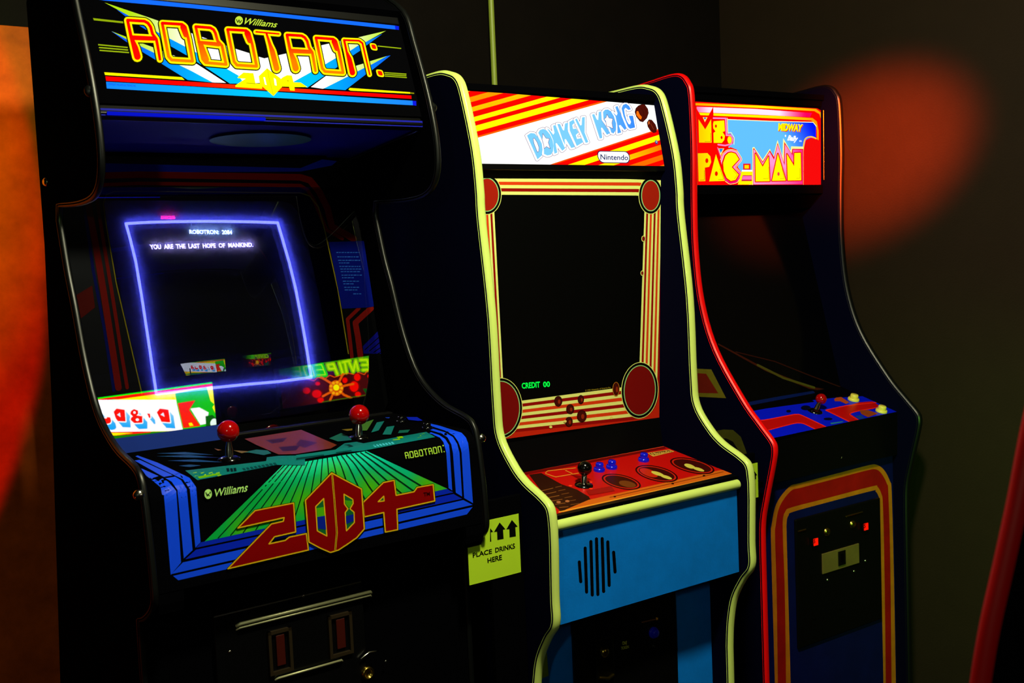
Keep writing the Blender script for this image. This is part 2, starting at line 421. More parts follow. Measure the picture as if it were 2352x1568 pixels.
# ================================================================== left cabinet
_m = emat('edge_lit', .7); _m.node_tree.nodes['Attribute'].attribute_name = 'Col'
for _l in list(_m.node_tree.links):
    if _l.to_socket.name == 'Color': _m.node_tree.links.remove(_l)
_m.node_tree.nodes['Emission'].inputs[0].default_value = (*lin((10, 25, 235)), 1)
mat('worn_metal', (170, 170, 130), .42, metal=.5)
mat('film_blue', (8, 40, 130), .7, spec=.1)
mat('grille_teal_highlight', (60, 135, 130), .45, spec=.4)  # teal highlight on the speaker grille, put into its base colour
def left_cabinet():
    c = ROB
    root = thing('arcade_cabinet', (c.X, c.Y, 0), c.a, 'black arcade cabinet with blue-lined screen, two red ball joysticks and a big red number', 'arcade cabinet', 'arcade cabinets in a row along the back wall')
    front = zz(smooth_path([(.30, .56), (.20, .50), (.165, .43), (.12, .31), (.10, .22), (.105, .16), (.14, .125), (.22, .115), (.345, .118)], 4)
               + smooth_path([(.352, .09), (.326, 0), (.30, -.065), (.262, -.17), (.21, -.255), (.13, -.305), (.045, -.328), (.018, -.345), (.006, -.38), (-.004, -.45), (-.009, -.511), (-.008, -.546), (.012, -.569), (.044, -.587), (.068, -.594)], 4)
               + [(.07, -.64), (.065, -H+.005)])
    back = [(.60, .005), (.56, H-.85), (.47, H-.25), (.44, H+.05), (.44, H+.50), (.38, H+.56)]
    side_panels(root, front, back, .343, .012, 'black_laminate', 'black_molding')
    W = .330
    mb = MB(); mb.extr(zz([(.20, .50), (.30, .555), (.42, .555), (.42, .535), (.31, .535), (.215, .485)]), -W, W, 'black_laminate'); mb.build('roof_panel', root)
    mb = MB(); mb.extr([(.42, H+.53), (.42, H+.22), (.645, H+.22), (.645, H-.45), (.50, H-.60), (.58, .02), (.595, .02), (.515, H-.60), (.66, H-.44), (.66, H+.235), (.435, H+.235), (.435, H+.53)], -.26, .26, 'black_laminate'); mb.build('back_panel', root)
    # ---- marquee
    mA, mB_ = (.208, H+.474), (.1425, H+.279)
    mb = MB(); mb.slab(mA, mB_, -W, W, .006, 'black_laminate')
    a = Art(mb, c, Surf([mA, mB_]), 'backlit')
    BLK = (0, 0, 0); YG = (165, 215, 20); YE = (255, 240, 0); WHc = (255, 255, 225)
    wtop = [(240, 6), (335, 38), (361, 47), (439, 76), (537, 111), (575, 123), (593, 130), (607, 134), (639, 127), (657, 123), (713, 109.5), (734, 105), (756, 100), (790, 92), (818, 87), (886, 71)]
    wbot = [(842, 95.4), (822, 105), (802, 118), (772, 133), (744, 149.4), (714, 166), (673, 188.7), (545, 192), (548, 174), (519.6, 157.5), (448.7, 119.6), (427, 108), (383.7, 85.6), (352, 68.7), (290, 33)]
    def wing(x, y):
        e = min(1, max(0, (abs(x-600)-130)/170)); return lerp((255, 255, 250), (175, 222, 20), e**1.4)
    a.poly(wtop+wbot, wing, sub=18)
    LB = lambda x, y: lerp((0, 190, 255), (10, 90, 235), min(1, max(0, (abs(x-600)-120)/190)))
    a.poly([(268, 22), (290, 33), (352, 68.7), (383.7, 85.6), (427, 108), (448.7, 119.6), (519.6, 157.5), (548, 174), (560, 192), (528, 192), (471, 154), (454, 143.5), (431, 128.5), (388, 104), (367, 87), (348, 76), (300, 47)], LB, sub=18)
    a.poly([(256, 72), (287.7, 84), (319, 97), (353, 109.4), (413, 133), (452, 147), (519, 190.4), (488.7, 189.7), (440, 163.4), (353, 121), (286, 88)], wing, sub=18)
    a.poly([(256, 72), (286, 88), (353, 121), (440, 163.4), (488.7, 189.7), (431, 183.7), (372.5, 147.3), (357, 137.5), (322, 116.4), (288, 94.7)], LB, sub=18)
    a.poly([(878, 78), (842, 95.4), (822, 105), (802, 118), (772, 133), (744, 149.4), (714, 166), (673, 188.7), (690, 198), (706, 201.3), (744.5, 174.7), (775, 153.6), (810, 127.7), (828, 115.8), (841, 105)], LB, sub=18)
    a.poly([(888, 129), (849, 141), (835, 146), (815, 152), (794, 159), (749, 174), (713.7, 200), (741, 204), (743.8, 203.4), (801, 174.7), (818, 165.6), (836, 156.4), (851, 149.4)], wing, sub=18)
    a.poly([(897, 127.5), (888, 129), (851, 149.4), (836, 156.4), (818, 165.6), (801, 174.7), (744, 203.4), (793, 207), (840, 171), (854, 161.4)], LB, sub=18)
    BG = grad_x(240, 600, (20, 130, 255), (0, 195, 255)); BG2 = lambda x, y: BG(x, y) if x < 600 else lerp((0, 195, 255), (30, 130, 255), min(1, (x-600)/340))
    RG = lambda x, y: lerp((255, 70, 0), (255, 0, 0), min(1, abs(x-600)/190))
    a.poly([(222, -10), (240, -8.6), (440, 9), (660, 33.3), (906.6, 59), (908, 68), (660, 41.7), (440, 19), (240, 1.5), (222, -1)], (20, 105, 255))
    a.poly([(906.6, 59), (916, 60.5), (916, 69), (908, 68)], (10, 30, 220))
    a.poly([(239.3, 166.2), (417.4, 177.4), (424, 184), (241, 172.5)], YE)
    a.poly([(803, 202), (941.6, 211.9), (941.6, 215.4), (805, 208.5), (800, 206)], YE); a.poly([(941.6, 212), (951, 213), (951, 216), (941.6, 215.4)], (130, 130, 10))
    a.poly([(241.8, 175.3), (539, 194.6), (944.4, 219.6), (945, 227.3), (539, 203.7), (243.5, 185.9)], RG, sub=40)
    a.poly([(243.5, 188), (440, 199), (947, 231.5), (948, 242), (440, 214.6), (245, 203.4)], BG2, sub=40)
    a.poly([(947, 231.5), (955.5, 232.3), (956, 243), (948, 242)], (15, 25, 215))
    a.text('COPYRIGHT WILLIAMS ELECTRONICS INC', [(248, 191), (312, 195), (312, 200), (248, 196)], (10, 40, 230))
    for p in ([(213.3, 42), (283, 49.8), (283, 54), (215.4, 47)],): a.poly(p, (140, 165, 10))
    for x0, y0, x1, y1 in ((225.2, 103, 293, 109.5), (227, 109.5, 294, 115.3), (228.5, 116, 296, 121.2)): a.stroke([(x0, y0), (x1, y1)], 2.8, (150, 175, 15), cap=False)
    for x0, y0, x1, y1 in ((867, 106, 921, 111.6), (882.7, 167, 933, 170.5), (882.9, 171.1, 933, 174.3), (883, 175, 934, 178.5)): a.stroke([(x0, y0), (x1, y1)], 2.4, (150, 175, 15), cap=False)
    # lettering
    Q = [('R', (282, 38.6), (354, 43), (374, 146), (302, 141.5)), ('O', (362, 45.6), (431, 50), (450, 150), (381, 146)), ('B', (439, 53.7), (506, 59), (526, 157.5), (460, 151.5)),
         ('O', (512.6, 60.5), (577, 64.5), (596.5, 161.5), (532, 157.5)), ('T', (581.3, 67), (642, 72.5), (664, 171), (603, 164.5)), ('R', (649, 73), (712, 77), (730, 172), (667, 167.5)),
         ('O', (715.8, 80), (776, 84.5), (794.5, 176), (735, 172)), ('N', (781, 85.6), (838, 88), (855, 180), (799, 176.5))]
    dots = [rnd([(847, 99.5), (863, 101), (867.5, 117.5), (852, 116)], 6), rnd([(861.5, 160), (878, 161.5), (882.5, 178.5), (866, 176.5)], 6)]
    for wy, col in ((.045, (20, 25, 0)), (.0, (255, 235, 0)), (-.085, None)):
        for i, q in enumerate(Q):
            red = (i in (0, 7))
            f = (lambda x, y, q=q, red=red: lerp((255, 0, 0), (255, 10, 0) if red else (255, 125, 0), min(1, max(0, (y-q[1][1]-12)/55)))) if col is None else col
            a.glyph(q[0], q[1:], wy, f)
        if wy <= 0:
            for d in dots:
                m = [sum(p[0] for p in d)/len(d), sum(p[1] for p in d)/len(d)]; k = 1 if col else .62
                a.poly([(m[0]+(p[0]-m[0])*k, m[1]+(p[1]-m[1])*k) for p in d], col or (255, 20, 0))
    # maker's mark
    a.poly(ell(547.8, 48.6, 9, 10.2, .2), (190, 220, 60)); a.stroke([(542, 46), (545, 53), (548, 47), (550, 54), (554, 48)], 1.8, BLK)
    a.text('Williams', [(563, 42), (638, 51), (634, 65), (558, 57)], (190, 220, 60), .012, .25)
    a.view(7.129, 420, 20); Y2 = (255, 250, 0)
    a.poly([(890, 1130), (985, 1055), (1145, 1065), (1180, 1230), (1290, 1240), (1290, 1320), (850, 1290), (855, 1260), (1020, 1155), (890, 1145)], Y2)
    a.poly([(1370, 985), (1235, 1115), (1255, 1250), (1475, 1440), (1615, 1290), (1590, 1150)], Y2)
    a.poly([(1310, 1130), (1335, 1130), (1365, 1260), (1335, 1250)], (255, 255, 255)); a.poly([(1480, 1140), (1515, 1165), (1530, 1270), (1495, 1260)], (255, 255, 255))
    a.stroke([(1375, 990), (1400, 1130), (1475, 1435)], 7, (200, 190, 0)); a.stroke([(1030, 1227), (1180, 1237)], 6, (60, 60, 0))
    a.view(7.128, 640, 40)
    a.poly([(0, 1040), (60, 990), (130, 955), (205, 960), (235, 1070), (350, 1075), (465, 1150), (250, 1150), (255, 1210), (180, 1205), (160, 1145), (0, 1140)], Y2)
    a.poly([(120, 1050), (150, 1030), (155, 1060)], (200, 190, 0)); a.view()
    mb.build('marquee_panel', root)
    # retainers, hood floor and speaker grille
    mb = MB(); mb.slab((.150, H+.282), (.137, H+.262), -W, W, .02, 'black_satin'); mb.slab((.212, H+.492), (.2065, H+.474), -W, W, .012, 'black_satin'); mb.build('marquee_retainer', root, bevel=.002)
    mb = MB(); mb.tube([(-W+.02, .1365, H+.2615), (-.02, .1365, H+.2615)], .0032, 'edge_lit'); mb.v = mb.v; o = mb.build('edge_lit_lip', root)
    hs = [(.14, H+.258), (.44, H+.222)]
    mb = MB(); mb.extr([hs[0], hs[1], (.44, H+.234), (.14, H+.270)], -W, W, 'hood_blue_glow'); hp = mb.build('speaker_panel', root)
    mb = MB(); ce = Vector((.035, .27, H+.2415))
    V = [ce]; F_ = []
    for i in range(40):
        t = 2*math.pi*i/40; V.append(ce+Vector((.105*math.cos(t), .062*math.sin(t), -.112*.062*math.sin(t)-.004)))
    for i in range(40): F_.append((0, 1+(i+1) % 40, 1+i))
    V[0] = ce+Vector((0, 0, -.012)); mb.add(V, F_, 'grille_teal_highlight', smooth=True); mb.build('speaker_grille', hp)
    for sx in (-1, 1):
        mb = MB(); x = sx*(W-.004); mb.tube([(x, .15, H+.252), (x, .43, H+.218)], .0035, 'black_gloss'); mb.build('hood_trim', root)
    # ---- monitor bezel
    bz = [(.4445, H+.26), (.425, H+.16), (.335, H-.30), (.326, H-.346)]; S = Surf(bz)
    open_px = [(238, 470), (246, 447), (262, 441), (300, 440), (690, 444), (709, 450), (730, 475), (745, 530), (775, 665), (806, 830), (815, 940), (420, 990), (324, 900), (300, 793), (267, 651), (244, 518)]
    # bezel sheet built as a ring around the opening
    mb = MB(); o_loc = [S.hit(*c.ray(*p))[0] for p in open_px]
    xs0, xs1 = -W, W; zt, zb = bz[0][1], bz[-1][1]
    def yb(z):
        for (y0, z0), (y1, z1) in zip(bz, bz[1:]):
            if z1 <= z <= z0: return y0+(y1-y0)*(z0-z)/(z0-z1)
        return bz[0][0] if z > zt else bz[-1][0]
    cxm, czm = sum(p.x for p in o_loc)/len(o_loc), sum(p.z for p in o_loc)/len(o_loc); ring = []; inner = []
    for k in range(96):
        t = 2*math.pi*k/96; dx, dz = math.cos(t), math.sin(t)
        s_out = min([((xs1 if dx > 0 else xs0)-cxm)/dx if abs(dx) > 1e-6 else 9, ((zt if dz > 0 else zb)-czm)/dz if abs(dz) > 1e-6 else 9])
        s_in = 9
        for i in range(len(o_loc)):
            p, q = o_loc[i], o_loc[(i+1) % len(o_loc)]; ex, ez = q.x-p.x, q.z-p.z; den = dx*ez-dz*ex
            if abs(den) < 1e-9: continue
            u = ((p.x-cxm)*ez-(p.z-czm)*ex)/den; v = ((p.x-cxm)*dz-(p.z-czm)*dx)/den
            if u > 0 and -.001 <= v <= 1.001: s_in = min(s_in, u)
        ring.append((cxm+dx*s_out, yb(czm+dz*s_out), czm+dz*s_out)); s_in = min(s_in, s_out); inner.append((cxm+dx*s_in, yb(czm+dz*s_in), czm+dz*s_in))
    mb.add(ring+inner, [(i, (i+1) % 96, 96+(i+1) % 96, 96+i) for i in range(96)], 'black_satin')
    mb.add(inner+[(x, y+.085, z-.012) for x, y, z in inner], [(i, (i+1) % 96, 96+(i+1) % 96, 96+i) for i in range(96)], 'black_laminate')
    a = Art(mb, c, S, 'print'); DB = (14, 40, 190); DR = (150, 20, 6); YL = (170, 150, 20)
    a.poly([(166, 373), (690, 386), (740, 366), (774, 370), (762, 380), (690, 394), (300, 396), (236, 400), (210, 412), (200, 425), (200, 445), (180, 445)], DB)
    a.stroke([(188, 440), (203, 540), (214, 620), (240, 757), (262, 899)], 7, (10, 18, 110), cap=False)
    a.stroke([(272, 890), (257, 793), (239, 678), (220, 563), (199, 449), (200, 430), (212, 413), (242, 403), (320, 401), (689, 407), (712, 414), (733, 440), (752, 478), (762, 520), (812, 548)], 15, DR)
    a.stroke([(292, 890), (276, 793), (258, 678), (239, 563), (221, 449), (224, 436), (240, 424), (320, 421), (689, 426), (706, 436), (722, 462), (738, 500), (750, 528), (786, 548)], 8, DR)
    a.stroke([(326, 905), (300, 793), (267, 651), (244, 518), (237, 468), (244, 447), (262, 440), (300, 439), (690, 443), (711, 450), (731, 475), (746, 530), (776, 665), (800, 812)], 2.6, YL)
    a.stroke([(852, 708), (816, 741), (822, 775), (828, 820)], 13, (160, 22, 8)); a.stroke([(824, 708), (798, 733), (803, 775), (808, 820)], 8, (160, 22, 8))
    a.poly([(158.7, 687.6), (211.5, 655.5), (218, 706), (168, 745)], (110, 18, 6))
    a.poly([(881, 747), (892, 802), (880, 812), (835, 812), (833, 795)], (12, 14, 150))
    for k in range(4): a.stroke([(838+k*10, 803+k*3), (884+k*2, 762+k*13)], 2.2, BLK)
    bzl = mb.build('monitor_bezel', root)
    # instruction card
    mb = MB(); a = Art(mb, c, S, 'print_gloss', base=.001)
    a.poly([(755, 556), (836, 553), (863, 703), (845, 706), (785, 709)], (12, 26, 150))
    rows = [(777, 580, 52), (779, 590, 50), (781, 598, 52), (783, 604, 18), (784, 612, 50), (786, 618, 42), (787, 624, 45), (789, 632, 44), (790, 638, 26), (792, 646, 34), (793, 652, 20), (795, 660, 32), (796, 666, 28), (816, 675, 14)]
    for x, y, wd in rows:
        xx = x-5
        while xx < x-5+wd:
            q = random.uniform(3, 8); a.stroke([(xx, y), (xx+q, y-.2)], 2.1, (60, 130, 255), cap=False); xx += q+1.6
    mb.build('instruction_card', bzl)
    # ---- picture tube
    cx, cy, cz = .03, .475, -.09+H; RT = 1.15; SP = Sphere((cx, cy+RT*.963, cz-RT*.27), RT)
    mb = MB(); a = Art(mb, c, SP, 'phosphor', base=.0014, step=1e-5)
    N = 26
    def patch(R, hx, hz, back=.0):
        V = []; F2 = []
        for i in range(N+1):
            for j in range(N+1):
                x = cx+hx*(2*i/N-1); z = cz+hz*(2*j/N-1); dy = math.sqrt(max(R*R-(x-SP.c.x)**2-(z-SP.c.z)**2, 0)); V.append((x, SP.c.y-dy, z))
        for i in range(N):
            for j in range(N): F2.append((i*(N+1)+j, (i+1)*(N+1)+j, (i+1)*(N+1)+j+1, i*(N+1)+j+1))
        return V, F2
    V, F2 = patch(RT-.0005, .255, .245); mb.add(V, F2, 'black_gloss', smooth=True)
    BLU = lambda k: (lambda x, y: (150, 165, 255))
    a.gain = 1
    LN = [(289, 514), (340, 511), (400, 509.5), (460, 508.8), (520, 509), (580, 510), (637, 512), (650, 556), (663.7, 603.5), (678, 662), (689, 718.5), (701, 785), (709, 835), (714, 867), (690, 869.5), (640, 876), (560, 883), (492, 890), (420, 897.5), (359, 904), (349, 840), (338, 765), (325, 680), (311.5, 600.6), (299, 550), (289, 514)]
    a.mod = lambda x, y: 1.0
    class _Blue:                                       # blue phosphor, driven hard
        pass
    a.colr = lambda col, p: col
    a.stroke(LN, 6.2, (2.2, 2.5, 26))
    a.text('ROBOTRON:  2084', [(434, 528), (532, 529), (533, 539), (435, 537.5)], (9, 15, 32), .03)
    a.text('YOU  ARE  THE  LAST  HOPE  OF  MANKIND.', [(343, 562), (580, 557.5), (581, 567.5), (345, 573)], (12, 10, 26), .03)
    a.text('5025', [(368, 496), (402, 496), (403, 504), (369, 504)], (9, .0, 1.2), .06)
    mb.build('picture_tube', root)
    mb = MB(); V, F2 = patch(RT+.011, .255, .245); mb.add(V, F2, 'tube_glass', smooth=True); mb.build('tube_faceplate', root)
    # ---- smoked sheet in front of the screen
    gA, gB = (.40, H+.16), (.31, H-.30); gl = lambda z: .40+(.31-.40)*(H+.16-z)/.46
    mb = MB(); mb.add([(-.325, gl(H+.155), H+.155), (.318, gl(H+.155), H+.155), (.318, gl(H-.337), H-.337), (-.325, gl(H-.337), H-.337)], [(0, 3, 2, 1)], 'smoked_glass'); mb.build('smoked_screen_cover', root)
    mb = MB(); mb.box(-.325, .318, gl(H-.337)-.012, gl(H-.337)+.03, H-.356, H-.337, 'black_satin'); mb.build('cover_ledge', root, bevel=.003)
    # ---- control panel (folded sheet)
    pr = [(.31, -.343), (.06, -.3525)]
    for k in range(9):
        t = math.radians(k*90/8); pr.append((.045-.043*math.sin(t)-.0, -.393+.0405*math.cos(t)))
    pr += [(-.005, -.502), (-.0065, -.536)]
    cpz = zz(pr); CS = Surf(cpz)
    mb = MB(); mb.extr(cpz+[(.31, H-.536)], -W, W, 'black_laminate')
    a = Art(mb, c, CS, 'print_gloss', sub=14, base=3e-4)
    bl = (18, 72, 255)
    L = a.poly
    L([(372, 1135.7), (369, 1119), (349, 1102.5), (336, 1092.6), (324, 1076), (329, 1077.6), (362.4, 1092.6), (385.6, 1105.8), (400.6, 1122.4), (404.7, 1128), (415.7, 1291.3), (392, 1319.6), (376.4, 1137)], bl)
    L([(407.5, 1125), (394, 1106), (371, 1092.6), (309, 1057.7), (321, 1056), (392, 1089), (415.5, 1102.5), (428.8, 1123), (442.2, 1263), (422, 1282)], bl)
    L([(435.8, 1123), (420.5, 1101), (379, 1081), (311, 1048), (316, 1046), (362.4, 1062.7), (412, 1086), (435.4, 1097.5), (450.4, 1118.5), (460.5, 1244.6), (448.6, 1257.4)], bl)
    L([(461, 1245), (1025.5, 1122), (1041, 1130.5), (450.5, 1257.5)], (8, 36, 190)); L([(450, 1262), (1041, 1134), (1061, 1145), (425, 1284)], (8, 36, 200))
    L([(420, 1291), (1064, 1148), (1085, 1159), (393, 1318)], bl); L([(397.4, 1322), (1085, 1164), (1072, 1180.8), (409.3, 1332)], bl)
    L([(1077.6, 1040), (1075, 1018), (1070, 1005), (1060, 994), (1010, 978), (989, 973), (982, 976), (1022, 989), (1042, 1000), (1052, 1014), (1058, 1030), (1060, 1040), (1065.7, 1143.3), (1086, 1155)], bl)
    L([(1055, 1040), (1050, 1020), (1040, 1004), (1022, 993), (995, 985), (988, 988), (1015, 996), (1028, 1005), (1036, 1020), (1040, 1040), (1046.6, 1131), (1061, 1140)], bl)
    L([(1033, 1040), (1031, 1022), (1022, 1008), (1008, 999), (990, 993), (986, 995), (1010, 1005), (1018, 1015), (1022, 1028), (1024.6, 1040), (1030, 1120.5), (1038.3, 1126)], bl)
    GR = lambda x, y: lerp((10, 190, 165), (10, 165, 70), min(1, max(0, (y-1045-abs(x-760)*.05)/90)))
    def halo(x, y):
        g = GR(x, y); best = min(math.hypot(x-hx, (y-hy)*1.0) for hx, hy in ((560, 1215), (640, 1175), (740, 1130), (770, 1100), (850, 1120), (900, 1125), (980, 1110), (1000, 1130), (700, 1150)))
        return lerp((80, 175, 5), g, min(1, best/48))
    L([(649, 1069), (745, 1053), (842, 1036), (1027, 1122), (469.6, 1243)], halo)
    n = 17
    for i in range(n+1):
        t = i/n; t2 = t**1.0; xt, yt = 654+(838-654)*t, 1068+(1038-1068)*t; xb, yb_ = 500+(990-500)*t, 1236+(1129-1236)*t
        mid = (xt+(xb-xt)*.28, yt+(yb_-yt)*.28+(-6 if .3 < t < .8 else -1))
        a.stroke([(xt, yt), mid, (xt*.35+xb*.65, yt*.35+yb_*.65), (xb, yb_)], 2.6, (2, 40, 25), k=3, cap=False)
    TE = (10, 105, 110)
    a.view(5.88, 300, 960)
    L([(740, 720), (1830, 590), (1840, 540), (2000, 520), (2352, 515), (2352, 640), (1970, 640), (900, 845)], TE)
    for x in (840, 945, 1050, 1150): L([(x, 750), (x+50, 738), (x+75, 780), (x+25, 795)], (140, 190, 10))
    L([(900, 800), (1200, 750), (1210, 770), (930, 825)], (90, 160, 10))
    for x, y in ((1290, 690), (1340, 690), (1385, 685)): L([(x, y), (x+35, y-5), (x+45, y+40), (x+10, y+45)], (3, 25, 35))
    for k in range(9): L([(1500+k*52, 690-k*9), (1535+k*52, 684-k*9), (1560+k*52, 712-k*9), (1525+k*52, 718-k*9)], (6, 60, 70))
    for p, y in (((350, 490), 0), ((350, 530), 1), ((500, 590), 2), ((650, 660), 3)):
        x0, y0 = p; x1 = (1120, 1230, 1240, 950)[y]; L([(x0, y0), ((x0+x1)/2, y0-18), (x1, y0+10+(10 if y < 3 else -15)), ((x0+x1)/2, y0+16)], (10, 60, 110))
    L([(1500, 480), (1700, 440), (1850, 450), (1900, 490), (1800, 515), (1600, 480)], (20, 90, 90)); L([(1390, 450), (1600, 465), (1500, 490)], (110, 85, 20))
    L([(1130, 425), (1230, 445), (1180, 455)], (120, 70, 20))
    a.view(6.19, 680, 920)
    L([(0, 790), (560, 712), (690, 622), (860, 600), (960, 622), (1850, 458), (1975, 530), (950, 722), (700, 745), (0, 860)], TE)
    L([(1660, 500), (1820, 475), (1870, 515), (1720, 545)], (80, 150, 5)); L([(1370, 570), (1470, 555), (1520, 605), (1430, 620)], (110, 170, 5)); L([(1430, 530), (1510, 520), (1530, 545), (1450, 555)], (120, 180, 5))
    for k in range(7): L([(1090+k*42, 648-k*7), (1115+k*42, 643-k*7), (1145+k*42, 668-k*7), (1118+k*42, 673-k*7)], (60, 170, 200))
    L([(680, 645), (760, 640), (815, 665), (740, 680)], (3, 35, 45)); L([(0, 830), (390, 780), (400, 795), (0, 855)], (3, 50, 55)); L([(560, 750), (780, 718), (790, 730), (570, 765)], (3, 50, 55))
    L([(860, 365), (1105, 285), (1010, 440), (900, 445)], (60, 105, 40)); L([(1150, 325), (1255, 308), (1175, 440), (1070, 470)], (15, 105, 105)); L([(1290, 390), (1400, 375), (1350, 500), (1230, 500)], (15, 105, 105)); L([(1470, 440), (1620, 430), (1590, 470), (1450, 480)], (15, 90, 80))
    L([(1265, 255), (1335, 255), (1320, 268), (1290, 265)], (20, 60, 200)); L([(1570, 250), (1720, 250), (1800, 300), (1740, 305), (1600, 290)], (10, 30, 190))
    L([(470, 555), (640, 480), (740, 520), (600, 600)], (20, 90, 80)); L([(600, 600), (790, 580), (770, 530), (650, 525)], (12, 85, 90)); L([(650, 430), (800, 415), (800, 440), (730, 450)], (110, 90, 20))
    a.view()
    L([(562, 1011), (692, 990), (774, 1025), (760, 1033), (680, 1046), (640, 1047), (589, 1025)], (105, 40, 8))
    L([(610, 1014), (660, 1008), (650, 1018), (625, 1022)], (50, 14, 5)); L([(690, 1012), (730, 1020), (700, 1032), (680, 1024)], (60, 18, 5)); L([(640, 1030), (690, 1026), (680, 1038), (650, 1040)], (45, 12, 4))
    # big number
    RD = (122, 3, 3); YB = (205, 165, 18)
    def outlined(P, holes=()):
        a.stroke(P, 5.2*a.vw[0], (6, 25, 5), closed=True); a.poly(P, RD)
        for h in holes: a.poly(h, (15, 90, 45)); a.stroke(h, 2.6*a.vw[0], YB, closed=True)
        a.stroke(P, 2.9*a.vw[0], YB, closed=True)
    a.view(5.47, 370, 1060)
    outlined([(955, 830), (1170, 612), (1655, 517), (1680, 880), (1415, 940), (1345, 1030), (1550, 985), (1600, 945), (1815, 900), (1840, 1105), (830, 1340), (1375, 780), (1525, 745), (1535, 700)])
    a.view(5.47, 680, 1040)
    outlined([(1085, 370), (1220, 340), (1245, 530), (1470, 485), (1510, 430), (1710, 395), (1730, 600), (1255, 705), (1265, 960), (1110, 990), (1090, 745), (845, 800), (830, 620)], ([(1090, 540), (1095, 600), (1020, 610)],))
    outlined([(435, 250), (810, 450), (845, 950), (750, 1060), (620, 1150), (520, 1215), (420, 1245), (290, 1190), (150, 1115), (105, 590)], ([(335, 570), (375, 1040), (255, 975), (235, 670)], [(590, 515), (700, 580), (705, 630), (665, 700), (715, 740), (720, 870), (620, 975), (605, 745), (640, 700), (595, 640)]))
    L([(245, 690), (335, 675), (345, 790), (255, 800)], (70, 165, 10)); L([(255, 800), (350, 785), (365, 960), (262, 945)], (8, 30, 150)); L([(600, 590), (695, 600), (690, 640), (655, 690), (610, 640)], (60, 150, 10)); L([(612, 790), (710, 765), (712, 850), (618, 890)], (8, 30, 150))
    a.stroke([(440, 260), (470, 600), (500, 1000), (478, 1215)], 22, YB, cap=False); a.stroke([(440, 260), (470, 600), (500, 1000), (478, 1215)], 8, (60, 4, 4), cap=False)
    a.text('TM', [(1585, 495), (1665, 485), (1668, 530), (1590, 545)], (40, 0, 0), .02)
    a.view(5.47, 370, 1060)
    MK = (165, 215, 120)
    L(ell(580, 408, 47, 58, .1), MK); a.stroke([(553, 395), (568, 430), (580, 405), (592, 428), (608, 385)], 13, (3, 8, 4))
    a.text('Williams', [(660, 352), (1085, 272), (1070, 372), (665, 440)], MK, .012, .2)
    a.view(6.19, 680, 920)
    gq = [('R', 0, 1), ('O', 1, 1), ('B', 2, 1), ('O', 3, 1), ('T', 4, 1), ('R', 5, 1), ('O', 6, 1), ('N', 7, 1)]
    for g, i, _ in gq:
        x0 = 1527+i*66.5; f = lambda x, b: (x, 745-(x-1527)*.178+(92 if b else 0))
        sx = 16 if 0 else 0
        q = [f(x0, 0), f(x0+54, 0), (f(x0+54, 1)[0]+14, f(x0+54, 1)[1]), (f(x0, 1)[0]+14, f(x0, 1)[1])]
        q = [Vector(p) for p in q]; v = a.vw; P = lambda u, t: tuple((q[0]*(1-u)+q[1]*u)*(1-t)+(q[3]*(1-u)+q[2]*u)*t)
        for path in GL[g]: a.stroke([P(e[0], e[1]) for e in path], 13, (150, 190, 60))
    L(ell(2075, 650, 11, 10), (150, 190, 60)); L(ell(2088, 730, 9, 9), (150, 190, 60))
    a.view()
    cpo = mb.build('control_panel', root)
    joystick(root, c, CS, (527, 1056), (524, 990), .0198, 'red_plastic'); joystick(root, c, CS, (824, 1006), (825, 952), .0198, 'red_plastic')
    button(root, c, CS, (922, 970), .011, 'black_plastic'); button(root, c, CS, (981, 985), .011, 'black_plastic')
    mb = MB(); mb.slab((.2995, H-.316), (.286, H-.346), -.318, -.062, .002, 'film_blue'); mb.build('blue_protective_film', root)
    for sx in (-1, 1):
        x0, x1 = sorted((sx*.288, sx*.331)); mb = MB(); mb.extr([(y, z+H) for y, z in [(-.006, -.538), (-.006, -.555), (-.002, -.572), (.006, -.582), (.009, -.582), (.009, -.538)]], x0, x1, 'black_laminate'); mb.build('corner_bracket', root)
    # bolts
    for px, x in (((350, 1137), -.352), ((1100, 1013), .352)):
        o, d = c.ray(*px); bolt(root, (x*.985, .008, H-.37), (-.35 if x < 0 else -.2, -1, .25), .009)
    for px, x in (((234, 202), -.34), ((1003, 245), .342)):
        bolt(root, (x, .122, H+.295), (-.2, -1, 0), .011, 'black_molding')
    bolt(root, (-.343, .40, H+.165), (-1, -.6, 0), .008)
    # ---- lower front and coin door
    mb = MB(); mb.box(-W, W, .07, .085, .06, H-.53, 'black_laminate'); mb.build('front_panel', root)
    mb = MB(); mb.box(-W, W, .10, .115, 0.0, .06, 'black_laminate'); mb.build('toe_kick', root)
    DP = Surf([(.062, H), (.062, 0)])
    def P(x, y): return DP.hit(*c.ray(x, y))[0]
    q = [P(488, 1411), P(830, 1334)]
    x0, x1, zt = q[0].x, q[1].x, (q[0].z+q[1].z)/2
    mb = MB(); mb.box(x0, x1, .058, .07, zt-.50, zt, 'black_satin'); door = mb.build('coin_door', root, bevel=.003)
    for (xa, ya, xb, yb2, r) in ((541, 1431, 849, 1355, .0035), (541, 1441, 849, 1362, .002), (630, 1556, 783, 1510, .0022)):
        p, q = P(xa, ya), P(xb, yb2); zm = (p.z+q.z)/2
        mb = MB(); mb.tube([(p.x, .058, zm-.004), (p.x+.004, .052, zm), (q.x-.004, .052, zm), (q.x, .058, zm-.004)], r, 'worn_metal', 8); mb.build('door_ridge', door)
